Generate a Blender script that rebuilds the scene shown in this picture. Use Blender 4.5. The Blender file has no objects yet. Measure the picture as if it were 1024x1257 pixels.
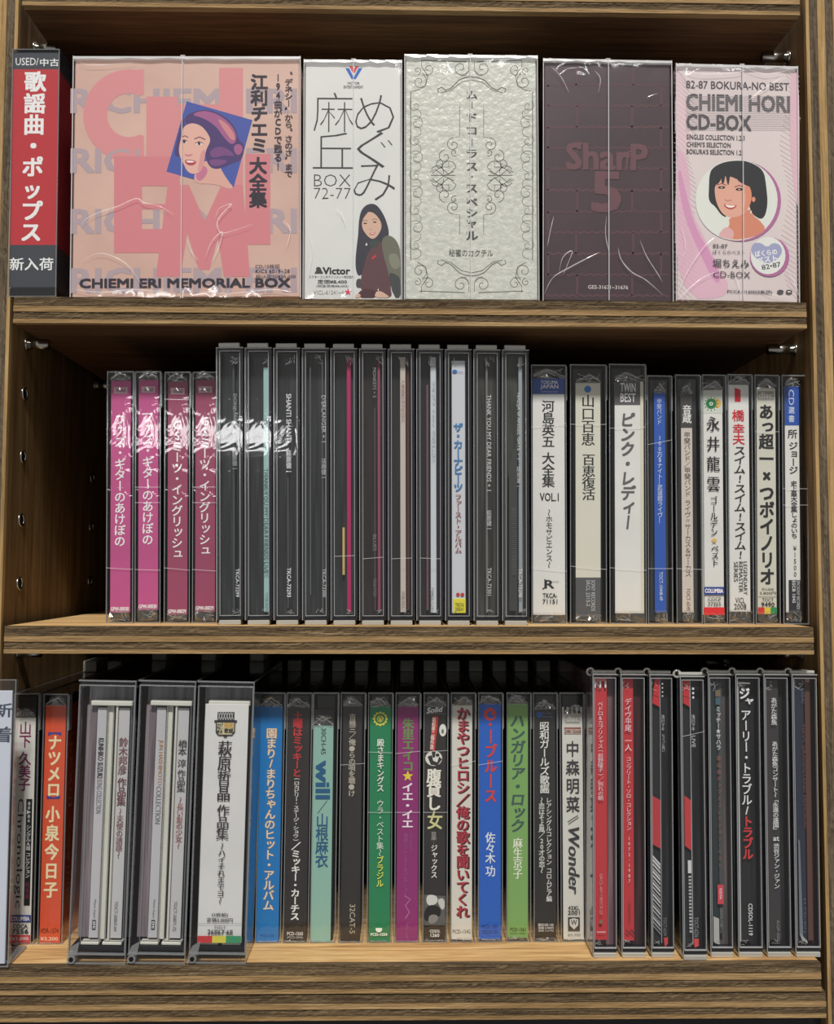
import bpy, bmesh, math, random
from mathutils import Vector, Matrix
random.seed(7)
S = bpy.context.scene
COL = S.collection

# ------------------------------------------------------------------ camera
F_PX, TH, PS, RO, DC = 1155.9, 0.05921, 0.01725, 0.00264, 0.45794
_r0 = Vector((math.cos(PS), -math.sin(PS), 0))
_fw = Vector((math.sin(PS)*math.cos(TH), math.cos(PS)*math.cos(TH), math.sin(TH)))
_up = Vector((-math.sin(PS)*math.sin(TH), -math.cos(PS)*math.sin(TH), math.cos(TH)))
_R = _r0*math.cos(RO) + _up*math.sin(RO)
_U = _up*math.cos(RO) - _r0*math.sin(RO)
cam_d = bpy.data.cameras.new('camera')
cam_d.sensor_fit = 'HORIZONTAL'; cam_d.sensor_width = 36.0; cam_d.lens = F_PX/1024*36.0
cam_d.clip_start = 0.01; cam_d.clip_end = 50
cam = bpy.data.objects.new('camera', cam_d); COL.objects.link(cam)
CAM = Vector((0, -DC, 0))
m = Matrix((_R, _U, -_fw)).transposed().to_4x4(); m.translation = CAM
cam.matrix_world = m
S.camera = cam

def at(px, py, Y=0.0):
    """photo pixel -> world (X, Z) on the vertical plane at depth Y"""
    d = _fw + _R*((px-512.0)/F_PX) - _U*((py-628.5)/F_PX)
    p = CAM + d*((Y-CAM.y)/d.y)
    return p.x, p.z

# ------------------------------------------------------------------ world, lights, exposure
w = bpy.data.worlds.new('world'); S.world = w; w.use_nodes = True
nt = w.node_tree; nt.nodes.clear()
wo = nt.nodes.new('ShaderNodeOutputWorld'); bg = nt.nodes.new('ShaderNodeBackground')
bg.inputs[0].default_value = (1.0, 0.97, 0.93, 1); bg.inputs[1].default_value = 0.26
nt.links.new(bg.outputs[0], wo.inputs[0])

def area(name, loc, target, sx, sy, power, color=(1, 0.96, 0.9)):
    l = bpy.data.lights.new(name, 'AREA'); l.shape = 'RECTANGLE'; l.size = sx; l.size_y = sy
    l.energy = power; l.color = color
    o = bpy.data.objects.new(name, l); COL.objects.link(o)
    o.location = loc
    o.rotation_euler = (Vector(target)-Vector(loc)).to_track_quat('-Z', 'Y').to_euler()
    return o
area('ceiling_light', (0.10, -2.95, 3.92), (0, 0, 0.03), 0.34, 0.34, 268)
area('shop_light', (-1.38, -6.0, 0.93), (0, 0, 0), 1.15, 0.12, 5.5, (1, 1, 1))
area('added_glint_lamp', (1.0, -3.6, 2.9), (0, 0, 0), 1.2, 0.08, 4, (1, 1, 1))  # added lamp, there only to put glints on the wrapping
S.view_settings.view_transform = 'Standard'; S.view_settings.look = 'None'
S.view_settings.gamma = 1.0; S.view_settings.use_curve_mapping = False
S.view_settings.exposure = 0.0
S.cycles.transparent_max_bounces = 32
S.cycles.max_bounces = 8
S.cycles.use_denoising = True

# ------------------------------------------------------------------ materials
def lin(c):
    o = []
    for v in c[:3]:
        v /= 255.0
        o.append(v/12.92 if v <= 0.04045 else ((v+0.055)/1.055)**2.4)
    return (*o, 1.0)
_mats = {}
def flat(c, rough=0.55, metal=0.0, spec=0.35):
    k = ('flat', tuple(c), rough, metal, spec)
    if k in _mats: return _mats[k]
    M = bpy.data.materials.new('print_%d_%d_%d' % tuple(c[:3])); M.use_nodes = True
    b = M.node_tree.nodes['Principled BSDF']
    b.inputs['Base Color'].default_value = lin(c); b.inputs['Roughness'].default_value = rough
    b.inputs['Metallic'].default_value = metal; b.inputs['Specular IOR Level'].default_value = spec
    _mats[k] = M; return M
def paper(name, c, c2=None, rough=0.6, scale=60, bump=0.0, stretch=(1, 1, 1), lo=.35, hi=.7):
    """slightly uneven printed card"""
    M = bpy.data.materials.new(name); M.use_nodes = True; t = M.node_tree; b = t.nodes['Principled BSDF']
    tc = t.nodes.new('ShaderNodeTexCoord'); mp = t.nodes.new('ShaderNodeMapping'); mp.inputs['Scale'].default_value = stretch
    t.links.new(tc.outputs['Object'], mp.inputs[0])
    n = t.nodes.new('ShaderNodeTexNoise'); n.inputs['Scale'].default_value = scale; n.inputs['Detail'].default_value = 5
    t.links.new(mp.outputs[0], n.inputs['Vector'])
    r = t.nodes.new('ShaderNodeValToRGB')
    c2 = c2 or tuple(max(0, v-14) for v in c)
    r.color_ramp.elements[0].position = lo; r.color_ramp.elements[1].position = hi
    r.color_ramp.elements[0].color = lin(c2); r.color_ramp.elements[1].color = lin(c)
    t.links.new(n.outputs[0], r.inputs[0]); t.links.new(r.outputs[0], b.inputs['Base Color'])
    b.inputs['Roughness'].default_value = rough
    if bump:
        bp = t.nodes.new('ShaderNodeBump'); bp.inputs['Strength'].default_value = bump; bp.inputs['Distance'].default_value = 0.001
        t.links.new(n.outputs[0], bp.inputs['Height']); t.links.new(bp.outputs[0], b.inputs['Normal'])
    return M
def clear(name, tint=(0.93, 0.94, 0.95), gloss_min=0.0, rough=0.04, ior=1.45, haze=0.0, haze_c=(200, 200, 200), bump=0.0, bscale=30, bstretch=(1, 1, 1)):
    """thin clear plastic: transparent + fresnel gloss (+ a little milky haze)"""
    M = bpy.data.materials.new(name); M.use_nodes = True; t = M.node_tree; t.nodes.clear()
    out = t.nodes.new('ShaderNodeOutputMaterial'); tr = t.nodes.new('ShaderNodeBsdfTransparent'); tr.inputs[0].default_value = (*tint, 1)
    gl = t.nodes.new('ShaderNodeBsdfGlossy'); gl.inputs['Roughness'].default_value = rough; gl.inputs['Color'].default_value = (1, 1, 1, 1)
    # Schlick reflectance, the same from either side of the thin sheet
    fr = t.nodes.new('ShaderNodeLayerWeight'); fr.inputs['Blend'].default_value = 0.5
    pw = t.nodes.new('ShaderNodeMath'); pw.operation = 'POWER'; pw.inputs[1].default_value = 5.0
    t.links.new(fr.outputs['Facing'], pw.inputs[0])
    ad = t.nodes.new('ShaderNodeMath'); ad.operation = 'MULTIPLY_ADD'; ad.use_clamp = True; ad.inputs[1].default_value = 0.92-gloss_min; ad.inputs[2].default_value = 0.04+gloss_min
    t.links.new(pw.outputs[0], ad.inputs[0])
    mx = t.nodes.new('ShaderNodeMixShader'); t.links.new(ad.outputs[0], mx.inputs[0])
    base = tr
    if haze:
        df = t.nodes.new('ShaderNodeBsdfDiffuse'); df.inputs[0].default_value = lin(haze_c)
        m2 = t.nodes.new('ShaderNodeMixShader'); m2.inputs[0].default_value = haze
        t.links.new(tr.outputs[0], m2.inputs[1]); t.links.new(df.outputs[0], m2.inputs[2]); base = m2
    t.links.new(base.outputs[0], mx.inputs[1]); t.links.new(gl.outputs[0], mx.inputs[2])
    if bump:
        tc = t.nodes.new('ShaderNodeTexCoord'); mp = t.nodes.new('ShaderNodeMapping'); mp.inputs['Scale'].default_value = bstretch
        n = t.nodes.new('ShaderNodeTexNoise'); n.inputs['Scale'].default_value = bscale; n.inputs['Detail'].default_value = 2
        n.inputs['Distortion'].default_value = 1.5
        bp = t.nodes.new('ShaderNodeBump'); bp.inputs['Strength'].default_value = bump; bp.inputs['Distance'].default_value = 0.002
        t.links.new(tc.outputs['Object'], mp.inputs[0]); t.links.new(mp.outputs[0], n.inputs['Vector'])
        t.links.new(n.outputs[0], bp.inputs['Height'])
        for nd in (gl, fr): t.links.new(bp.outputs[0], nd.inputs['Normal'])
    t.links.new(mx.outputs[0], out.inputs[0])
    return M
def wood(name, dark, mid, light, axis='x', scale=1.0, bump=0.25, rough=0.7, fine=1.0, bands=0.5):
    """grain running along one axis: broad tone bands, fine fibres, dark streaks"""
    M = bpy.data.materials.new(name); M.use_nodes = True; t = M.node_tree; b = t.nodes['Principled BSDF']
    N = t.nodes.new; L = t.links.new
    tc = N('ShaderNodeTexCoord')
    def mapped(s_al, s_ac, off=0):
        mp = N('ShaderNodeMapping')
        v = [s_ac, s_ac, s_ac]; v['xyz'.index(axis)] = s_al
        mp.inputs['Scale'].default_value = v; mp.inputs['Location'].default_value = (off, off*.7, off*1.3)
        L(tc.outputs['Object'], mp.inputs[0]); return mp.outputs[0]
    def noise(vec, detail=4, dist=0.0, rough_=0.55):
        n = N('ShaderNodeTexNoise'); n.inputs['Scale'].default_value = 1; n.inputs['Detail'].default_value = detail
        n.inputs['Distortion'].default_value = dist; n.inputs['Roughness'].default_value = rough_
        L(vec, n.inputs['Vector']); return n.outputs[0]
    n1 = noise(mapped(6*scale, 90*scale), 5, 1.2)
    n2 = noise(mapped(45*fine, 1500*fine, 3), 3, 0.3)
    n3 = noise(mapped(14*scale, 420*scale, 9), 4, 0.8)
    r = N('ShaderNodeValToRGB'); e = r.color_ramp.elements
    e[0].position = 0.28; e[0].color = lin(dark); e[1].position = 0.72; e[1].color = lin(light)
    x = e.new(0.5); x.color = lin(mid)
    mixf = N('ShaderNodeMath'); mixf.operation = 'MULTIPLY_ADD'; mixf.inputs[1].default_value = bands
    a2 = N('ShaderNodeMath'); a2.operation = 'MULTIPLY'; a2.inputs[1].default_value = 1-bands
    L(n3, a2.inputs[0]); L(n1, mixf.inputs[0]); L(a2.outputs[0], mixf.inputs[2]); L(mixf.outputs[0], r.inputs[0])
    mm = N('ShaderNodeMix'); mm.data_type = 'RGBA'; mm.blend_type = 'MULTIPLY'; mm.inputs[0].default_value = 0.55
    r2 = N('ShaderNodeValToRGB'); r2.color_ramp.elements[0].position = 0.32; r2.color_ramp.elements[0].color = (0.35, 0.33, 0.3, 1)
    r2.color_ramp.elements[1].position = 0.6; r2.color_ramp.elements[1].color = (1, 1, 1, 1)
    L(n2, r2.inputs[0]); L(r.outputs[0], mm.inputs[6]); L(r2.outputs[0], mm.inputs[7])
    L(mm.outputs[2], b.inputs['Base Color']); b.inputs['Roughness'].default_value = rough
    b.inputs['Specular IOR Level'].default_value = 0.25
    ad = N('ShaderNodeMath'); ad.operation = 'ADD'; L(n2, ad.inputs[0]); L(n3, ad.inputs[1])
    bp = N('ShaderNodeBump'); bp.inputs['Strength'].default_value = bump; bp.inputs['Distance'].default_value = 0.0012
    L(ad.outputs[0], bp.inputs['Height']); L(bp.outputs[0], b.inputs['Normal'])
    return M

M_BOARD = wood('board_face', (70, 48, 30), (100, 71, 45), (130, 95, 62), 'x', 0.9, 0.15)
M_TOPFACE = wood('board_top_face', (146, 104, 64), (212, 172, 116), (236, 206, 156), 'x', 1.6, 0.12, bands=0.85)
M_SIDE = wood('side_face', (84, 62, 38), (126, 97, 60), (158, 126, 84), 'z', 0.9, 0.15)
M_BACK = wood('back_face', (70, 46, 30), (98, 68, 44), (120, 86, 56), 'x', 0.7, 0.15)
M_GREYX = wood('grey_ply_x', (50, 40, 29), (108, 90, 66), (160, 138, 106), 'x', 2.2, 0.9, 0.85, 1.6, 0.35)
M_TANX = wood('tan_ply_x', (124, 96, 60), (162, 132, 90), (190, 160, 116), 'x', 1.5, 0.35, 0.7, 1.2)
M_GREYZ = wood('grey_ply_z', (62, 52, 42), (112, 98, 80), (150, 134, 110), 'z', 2.2, 0.9, 0.85, 1.6, 0.35)
M_TANZ = wood('tan_ply_z', (140, 110, 66), (176, 144, 96), (200, 168, 118), 'z', 1.5, 0.35, 0.7, 1.2)
M_CLEAR = clear('clear_case_plastic', (0.97, 0.975, 0.98), 0.015, 0.05, bump=0.10, bscale=110, bstretch=(1, 1, .6))
M_CLEARN = clear('clear_keeper_plastic', (0.95, 0.955, 0.975), 0.02, 0.04, bump=0.05, bscale=70)
M_RIM = clear('case_edge_plastic', (0.62, 0.64, 0.66), 0.10, 0.12, haze=0.24, haze_c=(205, 210, 212))
M_WRAP_GLINT = clear('wrap_crease_glint', (1, 1, 1), 0.02, 0.2, haze=0.36, haze_c=(255, 255, 255))  # white haze paints the bright highlights along folds in the wrap
M_RIMD = clear('case_edge_plastic_dark', (0.35, 0.37, 0.42), 0.10, 0.1, haze=0.22, haze_c=(120, 125, 140))
M_TAB = clear('frosted_tab_plastic', (0.7, 0.7, 0.68), 0.15, 0.18, haze=0.65, haze_c=(206, 206, 198))
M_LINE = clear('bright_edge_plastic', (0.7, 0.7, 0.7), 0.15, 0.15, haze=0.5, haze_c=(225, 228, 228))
M_CELLO = clear('cellophane', (0.93, 0.93, 0.92), 0.10, 0.12, haze=0.05, haze_c=(205, 205, 198))
M_CREASE_GLINT = clear('cellophane_crease_glint', (0.8, 0.8, 0.8), 0.25, 0.2, haze=0.6, haze_c=(225, 225, 220))  # pale haze paints the highlights on cellophane folds
M_WRAP = clear('shrink_wrap', (0.985, 0.985, 0.985), 0.025, 0.07, bump=0.7, bscale=24, bstretch=(1.6, 1, 0.7))
M_SEAM = clear('wrap_seam', (0.9, 0.9, 0.92), 0.2, 0.15, haze=0.55, haze_c=(250, 250, 252))
M_BLACK = paper('black_tray_plastic', (24, 24, 27), (15, 15, 18), 0.35, 40)
M_NAVY = paper('dark_navy_plastic', (20, 21, 36), (12, 12, 22), 0.3, 40)
M_GREYTRAY = paper('smoky_tray_plastic', (62, 66, 67), (30, 32, 33), 0.3, 60, stretch=(8, 1, 0.35))
M_SECTAB = flat((176, 178, 168), 0.4); M_TOPG = paper('glossy_black_top', (16, 16, 18), (12, 12, 14), 0.08, 40)
M_METAL = flat((190, 188, 182), 0.25, 1.0)
M_HOLE = flat((14, 11, 9), 0.9)

# ------------------------------------------------------------------ mesh helpers
PENDING = []
def link(o): PENDING.append(o); return o
def tag(o, label=None, cat=None, group=None, kind=None):
    for k, v in (('label', label), ('category', cat), ('group', group), ('kind', kind)):
        if v: o[k] = v
    return o
def empty(name, loc, rot=(0, 0, 0)):
    o = bpy.data.objects.new(name, None); o.location = loc; o.rotation_euler = rot
    o.empty_display_size = 0.01
    return link(o)
class MB:
    """collects geometry for one mesh object"""
    def __init__(s): s.v = []; s.f = []; s.mi = []; s.mats = []
    def mat(s, m):
        if m not in s.mats: s.mats.append(m)
        return s.mats.index(m)
    def add(s, verts, faces, m):
        n = len(s.v); s.v += verts; k = s.mat(m)
        for f in faces: s.f.append([i+n for i in f]); s.mi.append(k)
    def box(s, x0, x1, y0, y1, z0, z1, m, bev=0.0):
        if bev:
            bm = bmesh.new(); bmesh.ops.create_cube(bm, size=1)
            for v in bm.verts:
                v.co = Vector((x0+(v.co.x+.5)*(x1-x0), y0+(v.co.y+.5)*(y1-y0), z0+(v.co.z+.5)*(z1-z0)))
            bmesh.ops.bevel(bm, geom=bm.edges[:], offset=bev, segments=1, affect='EDGES')
            bm.verts.index_update()
            s.add([tuple(v.co) for v in bm.verts], [[v.index for v in f.verts] for f in bm.faces], m); bm.free()
        else:
            s.add([(x0,y0,z0),(x1,y0,z0),(x1,y1,z0),(x0,y1,z0),(x0,y0,z1),(x1,y0,z1),(x1,y1,z1),(x0,y1,z1)],
                  [(0,1,5,4),(1,2,6,5),(2,3,7,6),(3,0,4,7),(4,5,6,7),(3,2,1,0)], m)
    def cyl(s, c, r, a0, a1, axis, m, n=14, r2=None):
        """cylinder along axis from a0 to a1, centre c (the other two coordinates)"""
        r2 = r if r2 is None else r2; vs = []
        for k, (a, rr) in enumerate(((a0, r), (a1, r2))):
            for i in range(n):
                t = 2*math.pi*i/n; p, q = c[0]+rr*math.cos(t), c[1]+rr*math.sin(t)
                vs.append({'x': (a, p, q), 'y': (p, a, q), 'z': (p, q, a)}[axis])
        fs = [(i, (i+1) % n, n+(i+1) % n, n+i) for i in range(n)] + [tuple(range(n))[::-1], tuple(range(n, 2*n))]
        s.add(vs, fs, m)
    def ring(s, x0, x1, z0, z1, t, y0, y1, m, tb=None):
        """rectangular picture-frame ring seen from the front"""
        tb = tb or t
        s.box(x0, x1, y0, y1, z1-tb, z1, m); s.box(x0, x1, y0, y1, z0, z0+tb, m)
        s.box(x0, x0+t, y0, y1, z0+tb, z1-tb, m); s.box(x1-t, x1, y0, y1, z0+tb, z1-tb, m)
    def build(s, name, parent=None, smooth=False):
        me = bpy.data.meshes.new(name); me.from_pydata(s.v, [], s.f)
        for m_ in s.mats: me.materials.append(m_)
        me.polygons.foreach_set('material_index', s.mi)
        if smooth: me.polygons.foreach_set('use_smooth', [True]*len(s.f))
        me.update()
        o = bpy.data.objects.new(name, me)
        if parent: o.parent = parent
        return link(o)

# ------------------------------------------------------------------ glyphs
_fc = bpy.data.curves.new('glyph_source', 'FONT'); _fc.size = 1; _fc.resolution_u = 2; _fc.fill_mode = 'FRONT'
_fo = bpy.data.objects.new('glyph_source', _fc); COL.objects.link(_fo)
_gc = {}
def glyphs(body, off=0.0):
    k = (body, off)
    if k not in _gc:
        _fc.body = body; _fc.offset = off
        dg = bpy.context.evaluated_depsgraph_get(); dg.update()
        ev = _fo.evaluated_get(dg); me = ev.to_mesh()
        _gc[k] = ([(v.co.x, v.co.y) for v in me.vertices], [list(p.vertices) for p in me.polygons]); ev.to_mesh_clear()
    return _gc[k]
SMALL = set('ゃゅょっァィゥェォャュョッヶ'); ROT = set('ー〜～()（）【】「」『』-—…')
STY = {'': (0.0, [(0, 0)]), 'b': (0.0, [(-.014, -.012), (.014, -.012), (-.014, .012), (.014, .012)]), 'B': (0.0, [(-.032, -.024), (.032, -.024), (-.032, .024), (.032, .024), (0, 0)]), 't': (-0.02, [(0, 0)]),
       'm': (0.0, [(-.018, 0), (.018, 0)]), 'M': (0.0, [(-.034, 0), (0, 0), (.034, 0)])}

class Prints:
    """flat print laid on the front face of a thing; coordinates are photo pixels turned into the thing's own plane"""
    def __init__(s, loc, y): s.loc = loc; s.y = y; s.mb = MB(); s.n = 0; s.hold = False
    def depth(s): s.n += 0 if s.hold else 1; return s.y - 0.000005*s.n
    def tris(s, pts, faces, c, lay=None):
        y = s.depth(); k = lay or [0]*len(pts)
        s.mb.add([(u, y-.000004*l, v) for (u, v), l in zip(pts, k)], faces, flat(c))
    def scale(s, xo, py):
        a = s.loc(xo-1, py); b = s.loc(xo+1, py); return abs(b[0]-a[0])/2
    def poly(s, pts, c, smooth=0):
        if smooth:
            for _ in range(smooth):
                q = []
                for i in range(len(pts)):
                    a, b = pts[i], pts[(i+1) % len(pts)]
                    q += [(a[0]*.75+b[0]*.25, a[1]*.75+b[1]*.25), (a[0]*.25+b[0]*.75, a[1]*.25+b[1]*.75)]
                pts = q
        P = [s.loc(*p) for p in pts]
        s.tris(P, [list(range(len(P)))], c)
    def rect(s, x0, x1, y0, y1, c): s.poly([(x0, y0), (x0, y1), (x1, y1), (x1, y0)], c)
    def disc(s, x, y, rx, ry, c, n=24):
        s.poly([(x+rx*math.cos(-2*math.pi*i/n), y+ry*math.sin(-2*math.pi*i/n)) for i in range(n)], c)
    def star(s, x, y, r, c):
        s.poly([(x+(r if i % 2 == 0 else r*.42)*math.sin(math.pi*i/5), y-(r if i % 2 == 0 else r*.42)*math.cos(math.pi*i/5)) for i in range(10)], c)
    def line(s, pts, wpx, c):
        P = [s.loc(*p) for p in pts]; h = wpx*s.scale(*pts[0])/2; vs = []; fs = []
        for i, p in enumerate(P):
            a = P[max(i-1, 0)]; b = P[min(i+1, len(P)-1)]; dx, dy = b[0]-a[0], b[1]-a[1]; l = math.hypot(dx, dy) or 1
            vs += [(p[0]-dy/l*h, p[1]+dx/l*h), (p[0]+dy/l*h, p[1]-dx/l*h)]
        for i in range(len(P)-1): fs.append([2*i, 2*i+1, 2*i+3, 2*i+2])
        s.tris(vs, fs, c)
    def glyph(s, ch, u, v, sx, sy, c, style='', rot=False, fit=None, dx=0, dy=0, shear=0):
        off, sh = STY[style]
        P, Fc = glyphs(ch, off)
        if not P: return
        if ord(ch[0]) < 0x250 or fit:      # centre by bounding box
            x0 = min(p[0] for p in P); x1 = max(p[0] for p in P); z0 = min(p[1] for p in P); z1 = max(p[1] for p in P)
            cx_, cz_ = (x0+x1)/2, (z0+z1)/2
        else: cx_, cz_ = 0.5, 0.38
        vs = []; fs = []; ly = []
        for li, (ox, oy) in enumerate(sh):
            n = len(vs); ly += [li]*len(P)
            for a, b in P:
                a, b = a-cx_+dx+ox, b-cz_+dy+oy
                if rot: a, b = b, -a
                a += shear*b
                vs.append((u+a*sx, v+b*sy))
            fs += [[i+n for i in f] for f in Fc]
        s.tris(vs, fs, c, ly)
    def v(s, text, y0, y1, wpx, xo, c, style='', slope=0, gap=0.5, shear=0):
        """vertical Japanese setting"""
        h0 = s.hold; s.n += 0 if h0 else 5; s.hold = True
        cells = [(gap if ch == ' ' else 1.0) for ch in text]; tot = sum(cells); pitch = (y1-y0)/tot; y = y0
        for ch, cw in zip(text, cells):
            yc = y+pitch*cw/2; y += pitch*cw
            if ch == ' ': continue
            x = xo+slope*(yc-y0)
            u, v_ = s.loc(x, yc); k = s.scale(x, yc)
            sm = ch in SMALL
            s.glyph(ch, u, v_, wpx*k/0.9, (min(pitch, wpx*1.2) if ch not in 'ー—' else pitch)*k/0.93, c, style, ch in ROT, None, 0.1 if sm else 0, 0.1 if sm else 0, shear)
        s.hold = h0
    def run(s, text, P0, ux, uz, wlen, hcap, c, style='', shear=0):
        off, sh = STY[style]
        P, Fc = glyphs(text, off)
        if not P: return
        x0 = min(p[0] for p in P); x1 = max(p[0] for p in P); z0 = min(p[1] for p in P); z1 = max(p[1] for p in P)
        kx = wlen/(x1-x0); kz = hcap/(z1-z0); vs = []; fs = []; ly = []
        for li, (ox, oy) in enumerate(sh):
            n = len(vs); ly += [li]*len(P)
            for a, b in P:
                a = (a-(x0+x1)/2+ox)*kx; b = (b-(z0+z1)/2+oy)*kz; a += shear*b
                vs.append((P0[0]+a*ux[0]+b*uz[0], P0[1]+a*ux[1]+b*uz[1]))
            fs += [[i+n for i in f] for f in Fc]
        s.tris(vs, fs, c, ly)
    def r(s, text, y0, y1, hpx, xo, c, style='', shear=0):
        """horizontal line of text turned to read downwards"""
        yc = (y0+y1)/2; k = s.scale(xo, yc)
        s.run(text, s.loc(xo, yc), (0, -1), (1, 0), (y1-y0)*k, hpx*k, c, style, shear)
    def h(s, text, yc, wpx, hpx, xo, c, style='', ang=0, shear=0):
        k = s.scale(xo, yc); a = math.radians(ang)
        s.run(text, s.loc(xo, yc), (math.cos(a), math.sin(a)), (-math.sin(a), math.cos(a)), wpx*k, hpx*k, c, style, shear)
    def put(s, items):
        for it in items:
            s.n += 5; s.hold = it[0] in ('v', 'r', 'h')
            getattr(s, it[0])(*it[1:]); s.hold = False
    def build(s, parent, name='lettering'):
        if s.mb.v: return s.mb.build(name, parent)

# ------------------------------------------------------------------ bookcase
XL, XR = -0.1906, 0.2020                      # board ends
WL, WR = -0.1975, 0.2103                      # inner faces of the side panels
PF = 0.0135                                   # front edge of the side panels, behind the shelf fronts
BZ = [0.2801, 0.1193, -0.0415, -0.2009]     # undersides of the four shelves
TB = 0.0130                                  # shelf thickness
TOP = [z+TB for z in BZ]
YB = 0.200                                   # inner back
case = tag(empty('bookcase', (0, 0.09, -0.26)), 'scuffed plywood bookcase with adjustable shelves full of disc cases and box sets', 'bookcase')
OFF = Vector((0, -0.09, 0.26))
def sh(o): o.location = OFF; return o        # parts are modelled in world metres

def ply_strip(axis, a0, a1, b0, b1, y0, y1, m, jit, n=170, rows=3, seed=0):
    """long thin layer of ply with a ragged front edge. axis 'x': runs along x, b = z; axis 'z': runs along z, b = x"""
    rnd = random.Random(seed); mb = MB(); vs = []; fs = []
    low = [rnd.uniform(-1, 1) for _ in range(n//6+3)]
    edge = lambda i: (low[i//6]*(1-(i % 6)/6)+low[i//6+1]*(i % 6)/6)
    for i in range(n+1):
        a = a0+(a1-a0)*i/n; e = edge(i)*0.00018
        for j in range(rows+1):
            b = b0+(b1-b0)*j/rows + (e if 0 < j < rows else e*.0)
            y = y0 + rnd.uniform(0, jit)*(1 if 0 < j < rows else .6)
            vs.append((a, y, b) if axis == 'x' else (b, y, a))
    R = rows+1
    for i in range(n):
        for j in range(rows):
            q = [i*R+j, (i+1)*R+j, (i+1)*R+j+1, i*R+j+1]
            fs.append(q if axis == 'x' else q[::-1])
    mb.add(vs, fs, m)
    if axis == 'x': mb.box(a0, a1, y0+jit+.0002, y1, b0, b1, m)
    else: mb.box(b0, b1, y0+jit+.0002, y1, a0, a1, m)
    return mb
def board(x0, x1, z0, z1, yf, seed, name='shelf_board', topm=None):
    mb = MB(); mb.box(x0, x1, yf+0.004, YB-.002, z0, z1, M_BOARD)
    if topm: mb.box(x0, x1, yf+0.004, YB-.002, z1, z1+.00005, topm)
    b = sh(mb.build(name, case))
    h = z1-z0; cuts = [0, .16, .43, .65, 1.0]; mats = [M_TANX, M_GREYX, M_TANX, M_GREYX]
    for i in range(4):
        j = 0.00055 if i % 2 else 0.00012
        o = ply_strip('x', x0, x1, z0+h*cuts[i], z0+h*cuts[i+1]-(0.00012 if i < 3 else 0), yf+(0.0002 if i % 2 else 0), yf+.004, mats[i], j, seed=seed*10+i).build('ply_layer', b)
        o['label'] = 'grey rough-grained ply layer' if i % 2 else 'tan ply layer'
    return b
for i, z in enumerate(BZ):
    board(XL+.0004, XR-.0006, z, z+TB, 0.0, i, topm=M_TOPFACE)
board(XL-.020, XR+.0016, BZ[3]-.0125, BZ[3]-.0006, 0.0004, 7, 'base_board', M_TOPFACE)

mb = MB(); mb.box(XL-.02, WR+.03, .022, .030, -.30, BZ[3]-.0125, M_BLACK); sh(mb.build('dark_gap_board', case))  # added black board, its colour stands in for the shaded gap below

def side(sgn, seed):
    xi = WR if sgn > 0 else WL
    T = [0, .0017, .0060, .0100, .0142, .0160]; mats = [M_TANZ, M_GREYZ, M_TANZ, M_GREYZ, M_TANZ]
    yf = PF
    z0, z1 = -.26, .335
    mb = MB(); xo = xi+sgn*T[-1]
    mb.box(min(xi, xo), max(xi, xo), yf+.003, YB+.006, z0, z1, M_SIDE)
    p = sh(mb.build('side_panel', case))
    for i in range(5):
        a, b = xi+sgn*T[i], xi+sgn*T[i+1]
        j = 0.0005 if i % 2 else 0.0001
        o = ply_strip('z', z0, z1, min(a, b), max(a, b), yf+(.0002 if i % 2 else 0), yf+.003, mats[i], j, n=240, seed=seed+i).build('ply_layer', p)
        o['label'] = 'grey rough-grained ply layer' if i % 2 else 'tan ply layer'
    return p
pl, pr = side(-1, 100), side(1, 200)
mb = MB(); mb.box(WL, WR, YB, YB+.005, -.26, .335, M_BACK); sh(mb.build('back_panel', case))

def ringmesh(x, y, z, sgn, ro=.0036, ri=.0026):
    mb = MB(); n = 18; vs = []; fs = []
    for k, (r, dx) in enumerate(((ro, 0.0), (ro*.97, .0005), (ri*1.1, .0006), (ri, .0002), (ri, -.0001))):
        for i in range(n):
            t = 2*math.pi*i/n; vs.append((x-sgn*dx, y+r*math.cos(t), z+r*math.sin(t)))
    for k in range(4):
        for i in range(n): fs.append((k*n+i, k*n+(i+1) % n, (k+1)*n+(i+1) % n, (k+1)*n+i))
    mb.add(vs, fs, M_METAL)
    mb.add([(x-sgn*.00008, y+ri*math.cos(2*math.pi*i/n), z+ri*math.sin(2*math.pi*i/n)) for i in range(n)], [tuple(range(n))], M_HOLE)
    return mb
D1, D2 = 0.035, 0.146
for y in (483.4, 560.6, 638.3, 716.2): ringmesh(WL, D1, at(28, y, D1)[1], -1).build('pin_socket', pl, True)
for y in (587, 647, 714): ringmesh(WL, D2, at(114, y, D2)[1], -1).build('pin_socket', pl, True)
hx, hz = at(984, 150, .026)
ringmesh(WR, .026, hz, 1, .0030, .0028).build('pin_socket', pr, True)
for zi in (0, 1, 2, 3):
    for sgn, x in ((-1, WL), (1, WR)):
        for y in (D1, D2):
            mb = MB(); a, b = (x, x+.0120) if sgn < 0 else (x-.0150, x)
            mb.cyl((y, BZ[zi]-.0026), .0025, a, b, 'x', M_METAL, 16)
            mb.cyl((y, BZ[zi]-.0026), .0033, x if sgn < 0 else x-.0012, x+.0012 if sgn < 0 else x, 'x', M_METAL, 16)
            sh(mb.build('shelf_pin', case, True))

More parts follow.
